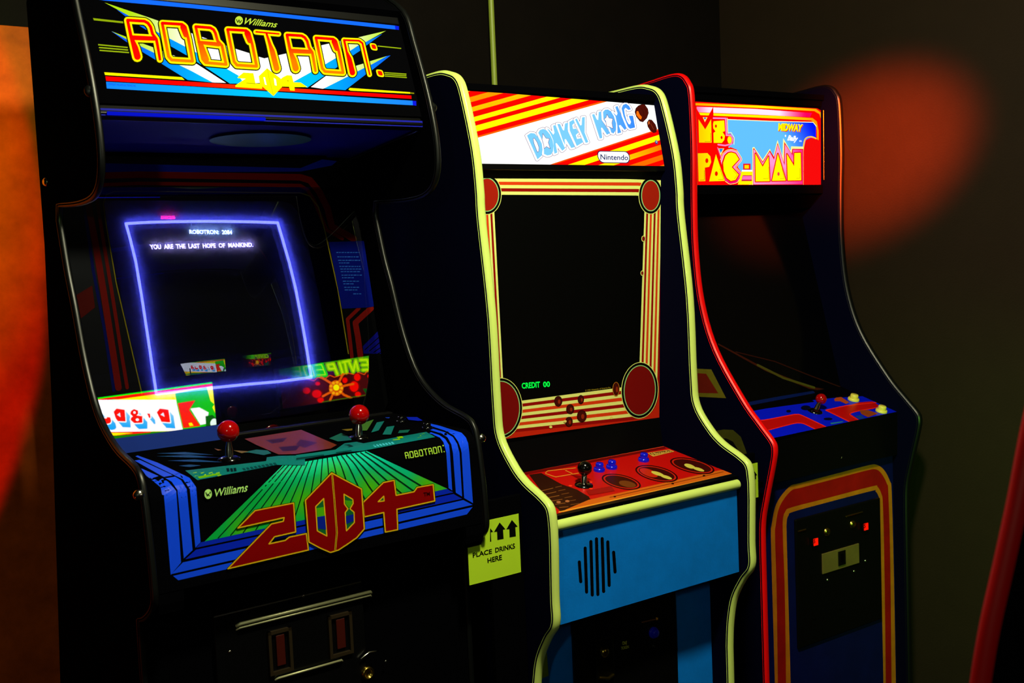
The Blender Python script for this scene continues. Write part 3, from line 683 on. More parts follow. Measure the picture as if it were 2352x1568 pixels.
    for xa, ya, xb, yb2 in ((610, 1448, 664, 1438), (748, 1412, 802, 1402)):
        p, q = P(xa, ya), P(xb, yb2); t = (p.z+q.z)/2; wd = q.x-p.x; h = .075
        mb = MB()
        for bx in ((p.x, q.x, t-.006, t), (p.x, p.x+.006, t-h, t), (q.x-.006, q.x, t-h, t), (p.x, q.x, t-h-.006, t-h)): mb.box(bx[0], bx[1], .052, .058, bx[2], bx[3], 'coin_bezel')
        cb = mb.build('coin_slot_frame', door)
        mb = MB(); mb.box(p.x+wd*.34, q.x-wd*.3, .054, .058, t-h+.008, t-.010, 'coin_button'); mb.build('coin_reject_button', cb, bevel=.001)
    p = P(840, 1543); mb = MB(); mb.lathe((p.x, .058, p.z), (0, -1, 0), [(.013, 0), (.013, .006), (.010, .009), (.008, .007), (.007, .004), (0, .004)], 'brass'); mb.build('door_lock', door)
    for px in ((695, 1367), (884, 1517), (526, 1495)): p = P(*px); bolt(door, (p.x, .058, p.z), (0, -1, 0), .003)
    mb = MB(); p, q = P(823, 1510), P(858, 1492); mb.tube([(p.x, .052, p.z), ((p.x+q.x)/2, .050, (p.z+q.z)/2+.006), (q.x, .052, q.z)], .0018, 'chrome', 6); mb.build('hasp_edge', door)
    return root
mat('coin_bezel', (42, 31, 14), .5, metal=.3); mat('coin_button', (60, 10, 3), .4)
left_cabinet()

# ================================================================== middle cabinet
def middle_cabinet():
    c = DKC
    root = thing('arcade_cabinet', (c.X, c.Y, 0), c.a, 'light blue arcade cabinet with pale green edge molding and red striped screen border', 'arcade cabinet', 'arcade cabinets in a row along the back wall')
    front = zz([(.76, .375)]+smooth_path([(.55, .385), (.42, .388), (.33, .390), (.292, .384), (.258, .368), (.238, .328), (.208, .215), (.199, .13), (.197, .066), (.176, -.13), (.172, -.32), (.164, -.392), (.122, -.447), (.082, -.478), (.028, -.503), (.004, -.522), (-.002, -.56)], 5)
               + smooth_path([(-.002, -.60), (.002, -.70), (.003, -.757), (.030, -.793), (.060, -.845), (.075, -.91), (.080, -.97)], 5)+[(.082, -H+.004)])
    back = [(.76, .004)]
    side_panels(root, front, back, .307, .021, 'navy_side', 'pale_green_molding', .006)
    W = .286
    mb = MB(); mb.box(-W, W, .262, .75, H+.348, H+.362, 'black_laminate'); mb.build('top_panel', root)
    mb = MB(); mb.box(-W, W, .742, .756, .02, H+.37, 'black_laminate'); mb.build('back_panel', root)
    # ---- marquee
    mA, mB_ = (.269, H+.347), (.240, H+.188)
    mb = MB(); mb.slab(mA, mB_, -W, W, .005, 'black_laminate'); S = Surf([mA, mB_])
    a = Art(mb, c, S, 'backlit'); L = a.poly
    a.clip = [(1060, 206), (1508, 242.5), (1530.5, 381.5), (1083, 376)]
    RED = (255, 5, 0); OR = (255, 105, 0); YE = (255, 240, 0)
    L([(1050, 200), (1520, 230), (1540, 390), (1050, 390)], (255, 255, 252))
    def band(p, q, d0, d1, col):                       # stripe parallel to p-q, offset upward d0..d1
        dx, dy = q[0]-p[0], q[1]-p[1]; e = lambda t, d: (p[0]+dx*t, p[1]+dy*t-d)
        L([e(-3, d0), e(3, d0), e(3, d1), e(-3, d1)], col)
    p, q = (1260.6, 270.5), (1398, 232)
    for d0, d1, col in ((0, 4, (255, 90, 0)), (4, 15, RED), (15, 29, YE), (29, 39, RED), (39, 50, YE), (50, 63, RED), (63, 74, (255, 190, 0)), (74, 86, RED), (86, 98, (255, 150, 0)), (98, 112, RED), (112, 122, YE), (122, 150, RED)): band(p, q, d0, d1, col)
    p, q = (1275, 374), (1436, 321)
    for d0, d1, col in ((0, -3, (255, 80, 0)), (-3, -14, RED), (-14, -27, YE), (-27, -38, RED), (-38, -50, lambda x, y: lerp((255, 235, 0), (255, 110, 0), min(1, max(0, (x-1430)/80)))), (-50, -62, RED), (-62, -74, OR), (-74, -86, RED), (-86, -96, OR), (-96, -120, RED)): band(p, q, d0, d1, col)
    W1 = (255, 255, 255); LBt = lambda x, y: lerp((120, 200, 255), (50, 130, 255), min(1, max(0, (x-1370)/90))); DK = (95, 60, 110)
    Kf = (8.711, 1190, 220), (8.711, 1350, 220)
    letters = [(0, [(165, 800), (240, 750), (320, 760), (400, 850), (460, 960), (475, 1080), (460, 1200), (375, 1275)], [(285, 865), (310, 850), (370, 940), (405, 1040), (400, 1120), (370, 1130), (305, 960)]),
     (0, [(390, 745), (425, 690), (490, 668), (560, 700), (625, 780), (680, 900), (695, 1010), (685, 1120), (640, 1185), (570, 1198), (505, 1170), (500, 1000), (450, 860)], [(480, 760), (545, 855), (612, 862), (590, 940), (630, 1065), (550, 1020), (510, 1065), (492, 960), (465, 880)]),
     (0, [(565, 655), (615, 690), (690, 785), (715, 745), (685, 605), (735, 590), (925, 1060), (870, 1105), (800, 1010), (755, 950), (735, 960), (770, 1140), (715, 1165), (700, 1100), (690, 900), (640, 780)], None),
     (0, [(770, 570), (825, 570), (880, 690), (908, 700), (925, 560), (985, 545), (978, 700), (1120, 1030), (1050, 1050), (940, 870), (915, 880), (930, 1000), (880, 900)], None),
     (0, [(1010, 530), (1095, 482), (1120, 545), (1070, 590), (1085, 670), (1150, 660), (1195, 740), (1140, 790), (1165, 870), (1255, 850), (1290, 930), (1160, 1010), (1020, 700)], None),
     (0, [(1125, 480), (1160, 460), (1230, 600), (1258, 590), (1265, 440), (1320, 430), (1315, 740), (1390, 930), (1340, 950), (1260, 770), (1200, 640)], None),
     (1, [(70, 385), (115, 370), (165, 480), (195, 490), (200, 400), (205, 330), (250, 320), (265, 500), (435, 750), (370, 785), (270, 640), (250, 650), (275, 850), (225, 860)], None),
     (1, [(290, 330), (330, 285), (390, 280), (450, 320), (510, 420), (550, 560), (550, 690), (500, 760), (455, 740), (430, 660), (300, 480)], [(370, 375), (410, 450), (485, 465), (468, 550), (490, 665), (412, 625), (355, 610), (348, 520), (308, 470), (350, 445)]),
     (1, [(480, 330), (560, 405), (580, 360), (535, 230), (580, 210), (760, 655), (725, 690), (640, 590), (605, 600), (655, 740), (580, 760), (575, 600), (540, 420)], None),
     (1, [(660, 260), (690, 190), (750, 165), (810, 210), (845, 275), (800, 290), (740, 245), (712, 280), (725, 380), (760, 500), (800, 570), (830, 580), (850, 530), (810, 430), (810, 405), (890, 405), (930, 640), (830, 665), (790, 630), (700, 420)], None)]
    for fr, P, hole in letters:
        a.view(*Kf[fr]); a.stroke(P, 78, DK, closed=True); a.stroke(P, 64, W1, closed=True)
    for fr, P, hole in letters:
        a.view(*Kf[fr]); L(P, LBt)
        if hole: L(hole, W1); a.stroke(hole, 8, DK, closed=True)
    a.view(*Kf[1])
    for P in ([(1070, 180), (1120, 185), (1180, 270), (1195, 350), (1160, 450), (1085, 525), (1030, 510), (960, 420), (932, 330), (950, 260), (1000, 210)], [(1210, 487), (1260, 495), (1330, 580), (1358, 660), (1350, 730), (1300, 742), (1240, 700), (1190, 620), (1175, 540)]):
        a.stroke(P, 16, (30, 15, 15), closed=True); L(P, (75, 14, 6))
    L([(960, 320), (990, 310), (1020, 380), (1065, 430), (1050, 480), (1010, 460), (955, 390)], (255, 110, 10)); L([(1195, 520), (1215, 515), (1220, 560), (1195, 590)], (230, 110, 40))
    a.stroke([(1050, 250), (1100, 330), (1110, 430)], 8, (50, 8, 4)); a.stroke([(1110, 230), (1150, 330)], 8, (50, 8, 4)); a.stroke([(1240, 560), (1300, 680)], 8, (140, 50, 20))
    L(ell(1356, 935, 30, 42, -.3), (40, 50, 120)); a.stroke([(1340, 925), (1372, 950)], 9, (220, 220, 250)); a.stroke([(1345, 905), (1375, 925)], 9, (220, 220, 250))
    pill = rnd([(180, 1105), (775, 1115), (835, 1235), (800, 1358), (245, 1350), (172, 1230)], 120, 8)
    a.clip = [(1060, 206), (1508, 242.5), (1530.5, 384), (1083, 380)]
    L(pill, (10, 20, 70)); m = (505, 1232); L([(m[0]+(x-m[0])*.955, m[1]+(y-m[1])*.88) for x, y in pill], W1)
    a.text('Nintendo', [(235, 1175), (790, 1190), (790, 1295), (235, 1285)], (10, 30, 90), .012)
    a.view(); a.clip = None; a.stroke([(1509.5, 243), (1532, 382)], 1.6, (230, 235, 255))
    mb.build('marquee_panel', root)
    mb = MB(); mb.slab((.2685, H+.362), (.2675, H+.346), -W, W, .012, 'black_satin'); mb.slab((.238, H+.189), (.236, H+.176), -W, W, .02, 'black_satin'); mb.build('marquee_retainer', root, bevel=.0015)
    mb = MB(); mb.slab((.240, H+.178), (.2525, H+.158), -W, W, .008, 'black_satin'); mb.slab((.2525, H+.168), (.2530, H+.152), -W, W, .008, 'black_satin'); mb.build('speaker_strip', root)
    # ---- bezel artwork
    bA, bB = (.2525, H+.165), (.286, H-.432); S = Surf([bA, bB])
    mb = MB(); mb.slab(bA, bB, -W, W, .004, 'black_gloss')
    a = Art(mb, c, S, 'print', sub=0); L = a.poly
    def edge(px_y, x):                                 # pixel of the point on the bezel plane at local x, for clipping at the side panel
        pass
    a.clip = [(1079, 399), (1524, 414), (1520, 957.5), (1131, 1012)]
    inn = [(1133, 447), (1481, 449), (1467, 884), (1158, 925)]; K = 10
    CRM = (235, 245, 140); DRD = (150, 12, 6); ORG = (225, 62, 18); RDD = (200, 38, 14)
    L([(1060, 390), (1560, 390), (1560, 1020), (1060, 1040)], RDD)
    off = lambda f: [(1133-f*52, 447-f*75), (1481+f*45, 449-f*75), (1467+f*45, 884+f*74), (1158-f*40, 925+f*74)]
    cols = [CRM, DRD, CRM, ORG, CRM, DRD, CRM, ORG, CRM, DRD]
    for k in range(9, -1, -1): L(rnd(off((k+1)/10), 22+4*k, 6), cols[k])
    L(rnd(inn, 20, 6), (1, 1, 1))
    for cx_, cy_, rx, ry, rt in ((1118, 447, 34, 46, 0), (1494, 449, 28, 43, 0), (1469, 896, 43, 65, .05), (1150, 937, 50, 70, 0)):
        L(ell(cx_, cy_, rx, ry, rt, 40), (225, 235, 130)); L(ell(cx_, cy_, rx-1.5, ry-1.5, rt, 40), (3, 3, 3))
        L(ell(cx_, cy_, rx-6, ry-7, rt, 40), (150, 215, 140)); L(ell(cx_, cy_, rx-8, ry-9, rt, 40), (165, 30, 12) if cy_ < 600 else (120, 12, 8))
    for bx, by, rx, ry in ((1281.6, 921, 8, 11), (1309, 939, 8, 10), (1333.5, 917, 6, 9), (1306, 968, 7.5, 10), (1335.5, 955, 10, 12.5), (1414, 893, 7, 15)):
        L(ell(bx, by, rx+1.2, ry+1.2), (190, 120, 30) if by == 893 else (20, 5, 2)); L(ell(bx, by, rx, ry), (70, 14, 6)); L(ell(bx+2, by+1, rx*.35, ry*.45), (150, 45, 15))
    for bx, by in ((1264, 980), (1403, 959), (1297, 967)): L(ell(bx, by, 3.5, 3), (235, 225, 120))
    for bx, by, r_ in ((1477, 548, 5), (1474, 627, 4)): L(ell(bx, by, r_, r_+2), (225, 235, 130)); L(ell(bx, by, r_-1.5, r_+.5), (120, 15, 10))
    a.text('© 1981 Nintendo of America Inc.', [(1343, 894.5), (1402, 887), (1402, 890.5), (1343, 898.5)], (170, 150, 40))
    mb.build('monitor_bezel', root)
    mb = MB(); a = Art(mb, c, S, 'phosphor', base=.0015)
    a.text('CREDIT', [(1197, 879), (1239, 875.5), (1239.5, 889.5), (1198, 892.5)], (10, 255, 70), .03); a.text('00', [(1246, 876), (1262, 875), (1262.5, 888), (1247, 889)], (10, 255, 70), .03)
    mb.build('screen_readout', root)
    # ---- shelf between bezel and controls
    mb = MB(); mb.slab((.286, H-.432), (.276, H-.503), -W, W, .006, 'black_satin'); mb.build('lower_bezel_panel', root)
    # ---- control panel
    cA, cB = (.276, H-.5035), (.034, H-.5475); S = Surf([cA, cB])
    mb = MB(); mb.slab(cA, cB, -W, W, .003, 'black_satin'); a = Art(mb, c, S, 'print_gloss'); L = a.poly
    a.clip = [(1189, 1088), (1531, 1023.5), (1681, 1088), (1269, 1182)]
    L([(1150, 1000), (1700, 1000), (1700, 1200), (1150, 1200)], (190, 14, 10))
    L([(1196, 1093), (1530, 1030), (1525, 1023), (1190, 1085)], (110, 8, 6))
    L([(1215, 1090), (1243, 1086), (1290, 1112), (1325, 1124), (1352, 1140), (1360, 1152), (1300, 1185), (1260, 1150)], (45, 16, 8))
    for k in range(6): a.stroke([(1240+k*9, 1128-k*1.5+k*9), (1270+k*7, 1121+k*8.5)], 1.6, (130, 75, 30)); a.stroke([(1276+k*7, 1119+k*8), (1290+k*8, 1116+k*8)], 1.6, (110, 60, 25))
    for x, y in ((1283, 1153), (1303, 1151)): L(ell(x, y, 5, 2.6), (170, 100, 60))
    a.poly([(1352, 1148), (1655, 1079.5), (1690, 1085), (1690, 1096), (1283, 1182), (1300, 1170)], (205, 95, 20))
    a.stroke([(1284, 1176), (1681, 1089)], 2.6, (230, 150, 40)); a.stroke([(1400, 1142.5), (1662, 1083.5)], 1.5, (120, 45, 10))
    a.stroke([(1204, 1084.5), (1530, 1024), (1679, 1087)], 1.5, (235, 70, 40))
    for cx_, cy_, rx, ry in ((1427, 1106.5, 46, 16), (1508, 1088, 50, 17), (1590, 1070, 52, 16)):
        L(ell(cx_, cy_, rx, ry, .22, 40), (35, 6, 4)); L(ell(cx_, cy_, rx-4, ry-2.2, .22, 40), (190, 30, 14)); L(ell(cx_, cy_, rx-8, ry-4, .22, 40), (60, 10, 6))
    L(ell(1490, 1086, 22, 8, .35), (190, 38, 12)); L(ell(1441, 1112, 20, 7, .2), (110, 55, 18))
    for p_, r_ in (((1510, 1088), (15, 4)), ((1530, 1096), (14, 3.5)), ((1584, 1071), (13, 4.5)), ((1604, 1078), (14, 3.5))): L(ell(*p_, *r_, .3), (205, 195, 80))
    a.stroke([(1253, 1086), (1258, 1082), (1322, 1075)], 1.8, (220, 130, 40)); a.stroke([(1253, 1088), (1276, 1096), (1330, 1087)], 1.8, (220, 130, 40)); a.stroke([(1299, 1081), (1314, 1088)], 1.8, (220, 130, 40))
    L([(1487, 1041), (1537, 1033), (1549, 1037.5), (1500, 1049)], (225, 170, 70)); L([(1490, 1041.5), (1536, 1034.5), (1545, 1038), (1501, 1046.5)], (60, 15, 8))
    a.text('Nintendo', [(1494, 1041), (1536, 1034.8), (1543, 1038.5), (1501, 1046)], (225, 180, 80), .02)
    L([(1346, 1127), (1404, 1117), (1412, 1128), (1354, 1138)], (150, 10, 8)); L([(1310, 1090), (1340, 1094), (1358, 1102), (1330, 1101)], (120, 6, 5))
    for x, y in ((1310, 1116.5), (1356, 1108), (1357, 1123)): L(ell(x, y, 4.5, 1.6, .1), (255, 60, 30))
    for x, y in ((1412, 1141), (1545, 1111), (1617, 1093)): L(ell(x, y, 3, 1.6), (40, 15, 5))
    mb.build('control_panel', root)
    joystick(root, c, S, (1341, 1115), (1343, 1075), .0165, 'black_plastic')
    for p in ((1376, 1081), (1404.5, 1075), (1478, 1058)): button(root, c, S, p, .0135, 'blue_plastic', .013)
    # ---- front
    mb = MB(); mb.box(-W, W, .030, .04, H-.558, H-.5475, 'black_laminate'); mb.build('panel_lip', root)
    mb = MB(); mb.tube([(-W, .030, H-.566), (W-.004, .030, H-.566)], .0115, 'pale_green_molding', 16); mb.build('front_bumper', root)
    mb = MB(); mb.box(-W, W-.004, .032, .046, H-.775, H-.578, 'light_blue_paint'); S = Surf([(.032, H), (.032, 0)])
    a = Art(mb, c, S, 'print'); a.view(3.35, 1200, 1100)
    for x, y0, y1 in ((442, 625, 800), (487, 518, 880), (531, 468, 902), (574, 447, 898), (618, 445, 875), (661, 470, 828), (706, 550, 725)):
        a.stroke([(x-5*(1-0), y0+12), (x+6, y1-12)], 24, (2, 2, 3))
    kick = mb.build('speaker_panel', root)
    mb = MB(); mb.extr([(.034, H-.775), (.15, H-.800), (.15, H-.79), (.046, H-.765)], -W, W, 'black_laminate'); mb.build('under_panel', root)
    mb = MB(); mb.box(-W, W, .131, .145, .05, H-.79, 'light_blue_paint'); mb.build('lower_front_panel', root)
    DP = Surf([(.131, H), (.131, 0)]); P = lambda x, y: DP.hit(*c.ray(x, y))[0]
    mb = MB(); a = Art(mb, c, DP, 'print', base=.001); a.poly([(1254.5, 1490), (1259.5, 1551), (1243, 1558), (1246, 1500)], (150, 190, 30)); mb.build('peeling_tape', root)
    xl, xr = P(1313, 1500).x, P(1549, 1430).x
    mb = MB(); mb.box(xl, xr, .123, .131, .30, H-.815, 'black_satin'); door = mb.build('coin_door', root, bevel=.002)
    DD = Surf([(.123, H), (.123, 0)]); P = lambda x, y: DD.hit(*c.ray(x, y))[0]
    mb = MB(); a = Art(mb, c, DD, 'print', base=.0006); a.view(3.35, 1200, 1100)
    a.text('ONE', [(767, 1248), (803, 1243), (803, 1270), (768, 1276)], (200, 200, 80), .02); mb.build('door_lettering', door); mb = MB(); a = Art(mb, c, DD, 'print', base=.0006); a.view(3.35, 1200, 1100); a.text('TOKEN', [(757, 1290), (817, 1276), (818, 1299), (758, 1313)], (200, 200, 80), .02)
    mb.build('door_lettering', door); mb = MB(); a = Art(mb, c, DD, 'print', base=.0006); a.view(3.35, 1200, 1100)
    a.stroke([(920, 1100), (1020, 1078)], 10, (110, 70, 40)); a.poly([(1025, 1062), (1043, 1066), (1040, 1082), (1028, 1084)], (220, 150, 50))
    mb.build('door_lettering', door)
    p = P(1500, 1452); mb = MB(); mb.lathe((p.x, .123, p.z), (0, -1, 0), [(.0135, 0), (.0135, .004), (.011, .007), (.0105, .005)], 'blue_plastic'); b = mb.build('coin_return_button', door)
    mb = MB(); mb.lathe((p.x, .120, p.z), (0, -1, 0), [(.010, 0), (.010, .008), (.008, .010), (0, .0105)], 'blue_plastic'); mb.build('plunger', b)
    p = P(1501.5, 1483); bolt(door, (p.x, .123, p.z), (0, -1, 0), .0045, 'dark_metal')
    p, q = P(1360, 1445), P(1402, 1440); mb = MB(); t = H-.868; mb.box(p.x, q.x, .113, .123, t-.19, t, 'dark_metal'); tm = mb.build('token_mechanism', door, bevel=.003)
    p = P(1381, 1494); mb = MB(); mb.lathe((p.x, .113, p.z), (0, -1, 0), [(.012, 0), (.011, .006), (.005, .009), (0, .0095)], 'brass'); mb.build('token_slot', tm)
    p = P(1385, 1553); mb = MB(); mb.tube([(p.x-.022, .111, p.z+.006), (p.x, .105, p.z), (p.x+.02, .111, p.z+.002)], .004, 'brass', 8); mb.build('return_lever', tm)
    return root
middle_cabinet()

# ================================================================== right cabinet
def right_cabinet():
    c = PAC
    root = thing('arcade_cabinet', (c.X, c.Y, 0), c.a, 'dark blue arcade cabinet with red edge molding and orange-framed coin door', 'arcade cabinet', 'arcade cabinets in a row along the back wall')
    front = zz([(.72, .40)]+smooth_path([(.55, .428), (.40, .440), (.32, .446), (.284, .441), (.262, .421), (.250, .385), (.247, .25), (.252, .12), (.2525, -.02), (.236, -.16), (.19, -.285), (.10, -.41), (.045, -.468), (.007, -.506), (-.001, -.527), (.004, -.56), (.028, -.65), (.044, -.72), (.047, -.80)], 5)+[(.047, -H+.004)])
    back = [(.72, .004)]
    half, th = .317, .019
    for sx in (-1, 1):
        x0, x1 = sorted((sx*half, sx*(half-th))); mb = MB(); mb.extr(front+back, x0, x1, 'navy_side')
        mb.build('side_panel', root)
        mb = MB(); mb.strip(front, (x0+x1)/2, th+.001, .005, 'red_molding' if sx < 0 else 'black_molding'); o = mb.build('edge_molding', root)
        if sx > 0: o['label'] = 'black edge molding'
    W = half-th
    # side art on the left side panel
    Sd = Flat((-half, 0, 1), (0, 1, 0), (0, 0, 1)); mb = MB(); a = Art(mb, c, Sd, 'print_worn', base=.0004)
    a.poly([(1590, 846), (1634, 848), (1668, 914), (1590, 910)], (120, 110, 25)); a.poly([(1590, 856), (1622, 858), (1650, 903), (1590, 902)], (120, 28, 12))
    mb.build('side_decal', root); mb = MB(); a = Art(mb, c, Sd, 'print_worn', base=.0004)
    a.poly([(1640, 990), (1662, 986), (1684, 987), (1702, 1003), (1712, 1030), (1726, 1075), (1705, 1060)], (75, 75, 20)); a.poly([(1650, 1008), (1668, 1006), (1684, 1014), (1695, 1032), (1702, 1048), (1690, 1045)], (8, 8, 5))
    mb.build('side_decal', root)
    mb = MB(); mb.box(-W, W, .30, .71, H+.405, H+.42, 'black_laminate'); mb.build('top_panel', root)
    mb = MB(); mb.box(-W, W, .70, .714, .02, H+.40, 'black_laminate'); mb.build('back_panel', root)
    # ---- marquee
    mA, mB_ = (.313, H+.392), (.319, H+.152); S = Surf([mA, mB_])
    mb = MB(); mb.slab(mA, mB_, -W, W, .005, 'black_laminate'); a = Art(mb, c, S, 'backlit'); L = a.poly
    RED = (255, 5, 0); OR = (255, 150, 0); YE = (255, 240, 0); PK = (255, 110, 190); MG = (255, 0, 110)
    a.clip = [(1583, 228), (1905, 240), (1905, 430), (1583, 430)]
    L([(1583, 232.5), (1877, 249), (1886, 254), (1891, 266), (1892.5, 395), (1888.5, 413), (1880, 425), (1583, 426.5)], RED)
    L([(1583, 236), (1745, 242.4), (1874, 250), (1886, 259), (1889, 275), (1886, 275), (1882, 262), (1870, 255), (1745, 248), (1583, 241.2)], lambda x, y: lerp(OR, YE, min(1, max(0, 1-abs(x-1740)/150))))
    pk = lambda x, y: lerp((255, 225, 245), (255, 0, 90), min(1, max(0, (abs(x-1710)-80)/60)))
    L([(1600, 245), (1735, 250), (1865, 259.5), (1860, 269), (1735, 263), (1600, 257.5)], pk, sub=12)
    L([(1601, 258.5), (1719, 263.5), (1800, 266.5), (1866, 271), (1876, 279), (1880, 300), (1880, 330), (1876.5, 330), (1876, 300), (1872, 284), (1863, 276.5), (1800, 273), (1719, 269), (1601, 264)], lambda x, y: lerp(YE, OR, min(1, max(0, (x-1780)/90))))
    bf = lambda x, y: lerp((95, 185, 255), (0, 20, 250), min(1, max(0, (x-1790)/75-(y-290)/160))) if x > 1700 else (95, 185, 255)
    fld = [(1671, 275), (1768, 279), (1867, 281.5), (1874, 290), (1874, 420), (1720, 424), (1690, 400), (1671, 330)]
    a.stroke(fld[:4], 3, (255, 255, 190)); L(fld, bf, sub=10)
    L([(1874, 318), (1862, 316), (1850, 322), (1845, 345), (1844, 424), (1886, 424), (1892, 395), (1892, 330)], (235, 10, 10))
    a.stroke([(1874, 318), (1862, 314), (1849, 320), (1844, 345)], 3, (255, 200, 40), k=4)
    L([(1588.5, 272), (1593, 269.5), (1596, 270), (1598, 332), (1593, 334), (1593, 386), (1591, 386)], (0, 0, 230)); a.stroke([(1597, 269), (1598.5, 334), (1594, 336), (1594.5, 388)], 1.6, (255, 220, 120))
    a.view(7.469, 1585, 225)
    L([(85, 140), (250, 420), (395, 150), (400, 330), (620, 335), (635, 620), (690, 612), (745, 690), (735, 780), (640, 845), (460, 825), (380, 845), (80, 845)], RED)
    a.stroke([(400, 345), (610, 350), (622, 640), (690, 640), (725, 700), (705, 790), (600, 815), (480, 800)], 26, (255, 130, 200))
    a.stroke([(635, 340), (645, 600), (700, 590), (755, 680), (750, 800)], 9, (255, 250, 160))
    L([(215, 330), (295, 330), (252, 415)], (255, 240, 90)); L([(232, 335), (275, 335), (252, 375)], (10, 40, 230))
    YB = lambda x, y: lerp((255, 190, 0), (255, 250, 0), min(1, max(0, (x-1600)/55)))
    def yel(P, holes=(), red=14):
        a.stroke(P, red, (225, 10, 10), closed=True); L(P, YB)
        for h in holes: L(h, (230, 20, 0))
    # lower word backing
    L([(80, 840), (390, 850), (430, 765), (525, 1010), (575, 905), (690, 842), (800, 885), (885, 1060), (812, 1180), (890, 1285), (830, 1440), (765, 1500), (80, 1500)], RED)
    Cs = [(700, 935), (770, 955), (830, 1050), (705, 1185), (825, 1315), (770, 1405), (690, 1422), (620, 1370), (570, 1250), (560, 1110), (600, 990), (650, 945)]
    a.stroke([(470, 850), (525, 1010)], 20, (255, 60, 150)); a.stroke(Cs, 120, (255, 255, 150), closed=True); a.stroke(Cs, 104, (225, 10, 10), closed=True); a.stroke(Cs, 88, lambda x, y: lerp((255, 160, 215), (255, 0, 110), min(1, max(0, (y-380)/40))), closed=True); a.stroke(Cs, 40, (225, 10, 10), closed=True)
    L([(480, 865), (580, 865), (520, 990)], (255, 240, 110)); L([(492, 870), (565, 870), (520, 950)], (30, 130, 235))
    L([(80, 860), (400, 860), (430, 800), (560, 1200), (600, 1440), (80, 1500)], RED)
    yel([(140, 365), (255, 540), (355, 365), (365, 765), (150, 765)]); a.stroke([(348, 600), (350, 745), (245, 748)], 7, (150, 100, 0))
    yel([(400, 400), (580, 385), (590, 570), (550, 582), (592, 650), (580, 720), (540, 770), (400, 770), (395, 600), (430, 575), (392, 520), (388, 450)], (ell(437, 483, 18, 27), ell(535, 678, 18, 27)))
    yel(ell(670, 720, 35, 62)); yel([(125, 950), (290, 945), (340, 1000), (355, 1100), (320, 1180), (245, 1195), (255, 1425), (140, 1430)], (ell(280, 1075, 26, 41),)); a.stroke([(235, 1240), (238, 1405), (165, 1410)], 7, (150, 100, 0))
    yel([(435, 965), (590, 1420), (320, 1430)], (ell(443, 1298, 26, 40),)); a.stroke([(505, 1210), (568, 1395), (475, 1400)], 7, (150, 110, 0)); yel(Cs); a.stroke([(730, 1245), (805, 1315), (750, 1390)], 7, (180, 140, 0))
    L([(880, 1255), (1065, 1255), (1065, 1485), (810, 1485)], (255, 235, 0)); L([(895, 1325), (1052, 1325), (1052, 1425), (870, 1425)], (200, 10, 60)); L([(898, 1338), (1050, 1338), (1050, 1400), (880, 1400)], (255, 105, 180))
    L([(880, 1235), (1065, 1235), (1065, 1262), (880, 1262)], (255, 255, 235))
    L([(900, 1125), (1030, 1125), (1030, 1230), (900, 1230)], (190, 30, 90)); L([(912, 1135), (1015, 1135), (1015, 1222), (912, 1222)], RED); L([(925, 1150), (1000, 1150), (1000, 1210), (925, 1210)], (255, 215, 0))
    a.view(7.465, 1735, 225)
    Ms = [(-10, 950), (115, 1180), (215, 1000), (235, 1425), (-5, 1430)]; As = [(375, 955), (510, 1415), (275, 1420)]; Ns = [(530, 960), (655, 1170), (658, 945), (765, 940), (775, 1410), (545, 1415)]
    L([(-60, 850), (-30, 840), (115, 1060), (240, 870), (250, 900), (300, 1000), (370, 720), (455, 1010), (468, 690), (595, 910), (605, 830), (815, 835), (815, 1490), (-60, 1495)], (255, 250, 150))
    L([(-50, 870), (-30, 862), (115, 1090), (240, 895), (310, 1010), (372, 765), (478, 1100), (485, 750), (612, 950), (620, 870), (812, 872), (812, 1492), (-50, 1495)], (225, 10, 10))
    L([(-42, 885), (-28, 885), (115, 1115), (235, 925), (310, 1060), (372, 800), (492, 1160), (500, 800), (630, 985), (635, 885), (800, 888), (800, 1478), (-42, 1482)], lambda x, y: lerp((255, 150, 205), (255, 20, 130), min(1, max(0, (x-1800)/40))))
    for P_, h in ((Ms, ()), (As, (ell(386, 1302, 20, 33),)), (Ns, ())):
        a.stroke(P_, 34, (225, 10, 10), closed=True); L(P_, (255, 245, 0))
        for q in h: L(q, (230, 60, 60))
    for P_ in ([(215, 1180), (220, 1380), (120, 1384)], [(445, 1210), (485, 1380), (410, 1384)], [(752, 1200), (755, 1375), (690, 1380)]): a.stroke(P_, 6, (180, 140, 0))
    a.stroke([(605, 845), (800, 845)], 8, (255, 250, 150))
    a.text('MIDWAY', [(395, 440), (815, 462), (790, 592), (385, 577)], (215, 40, 0), .05); a.text('MIDWAY', [(385, 428), (805, 450), (780, 578), (378, 563)], YE, .05)
    a.text('Bally', [(545, 635), (725, 655), (712, 775), (530, 755)], (255, 255, 255), .04, .3); L(ell(505, 650, 12, 18), (255, 255, 255)); a.text('MFG', [(742, 725), (785, 728), (785, 755), (742, 752)], (230, 245, 255), .03)
    mb.build('marquee_panel', root)
    mb = MB(); mb.slab((.307, H+.408), (.309, H+.386), -W, W, .012, 'black_laminate'); mb.slab((.310, H+.156), (.311, H+.130), -W, W, .012, 'black_laminate'); mb.build('marquee_retainer', root, bevel=.0015)
    mb = MB(); mb.tube([(W-.004, .300, H+.375), (W-.004, .304, H+.17)], .0016, 'brass', 6); mb.build('marquee_bracket', root)
    # ---- screen area
    mb = MB(); mb.slab((.318, H+.132), (.36, H+.09), -W, W, .01, 'black_laminate'); mb.build('speaker_strip', root)
    S = Surf([(.40, H+.10), (.262, H-.45)]); mb = MB(); mb.slab((.40, H+.10), (.262, H-.45), -W, W, .006, 'black_gloss'); a = Art(mb, c, S, 'print')
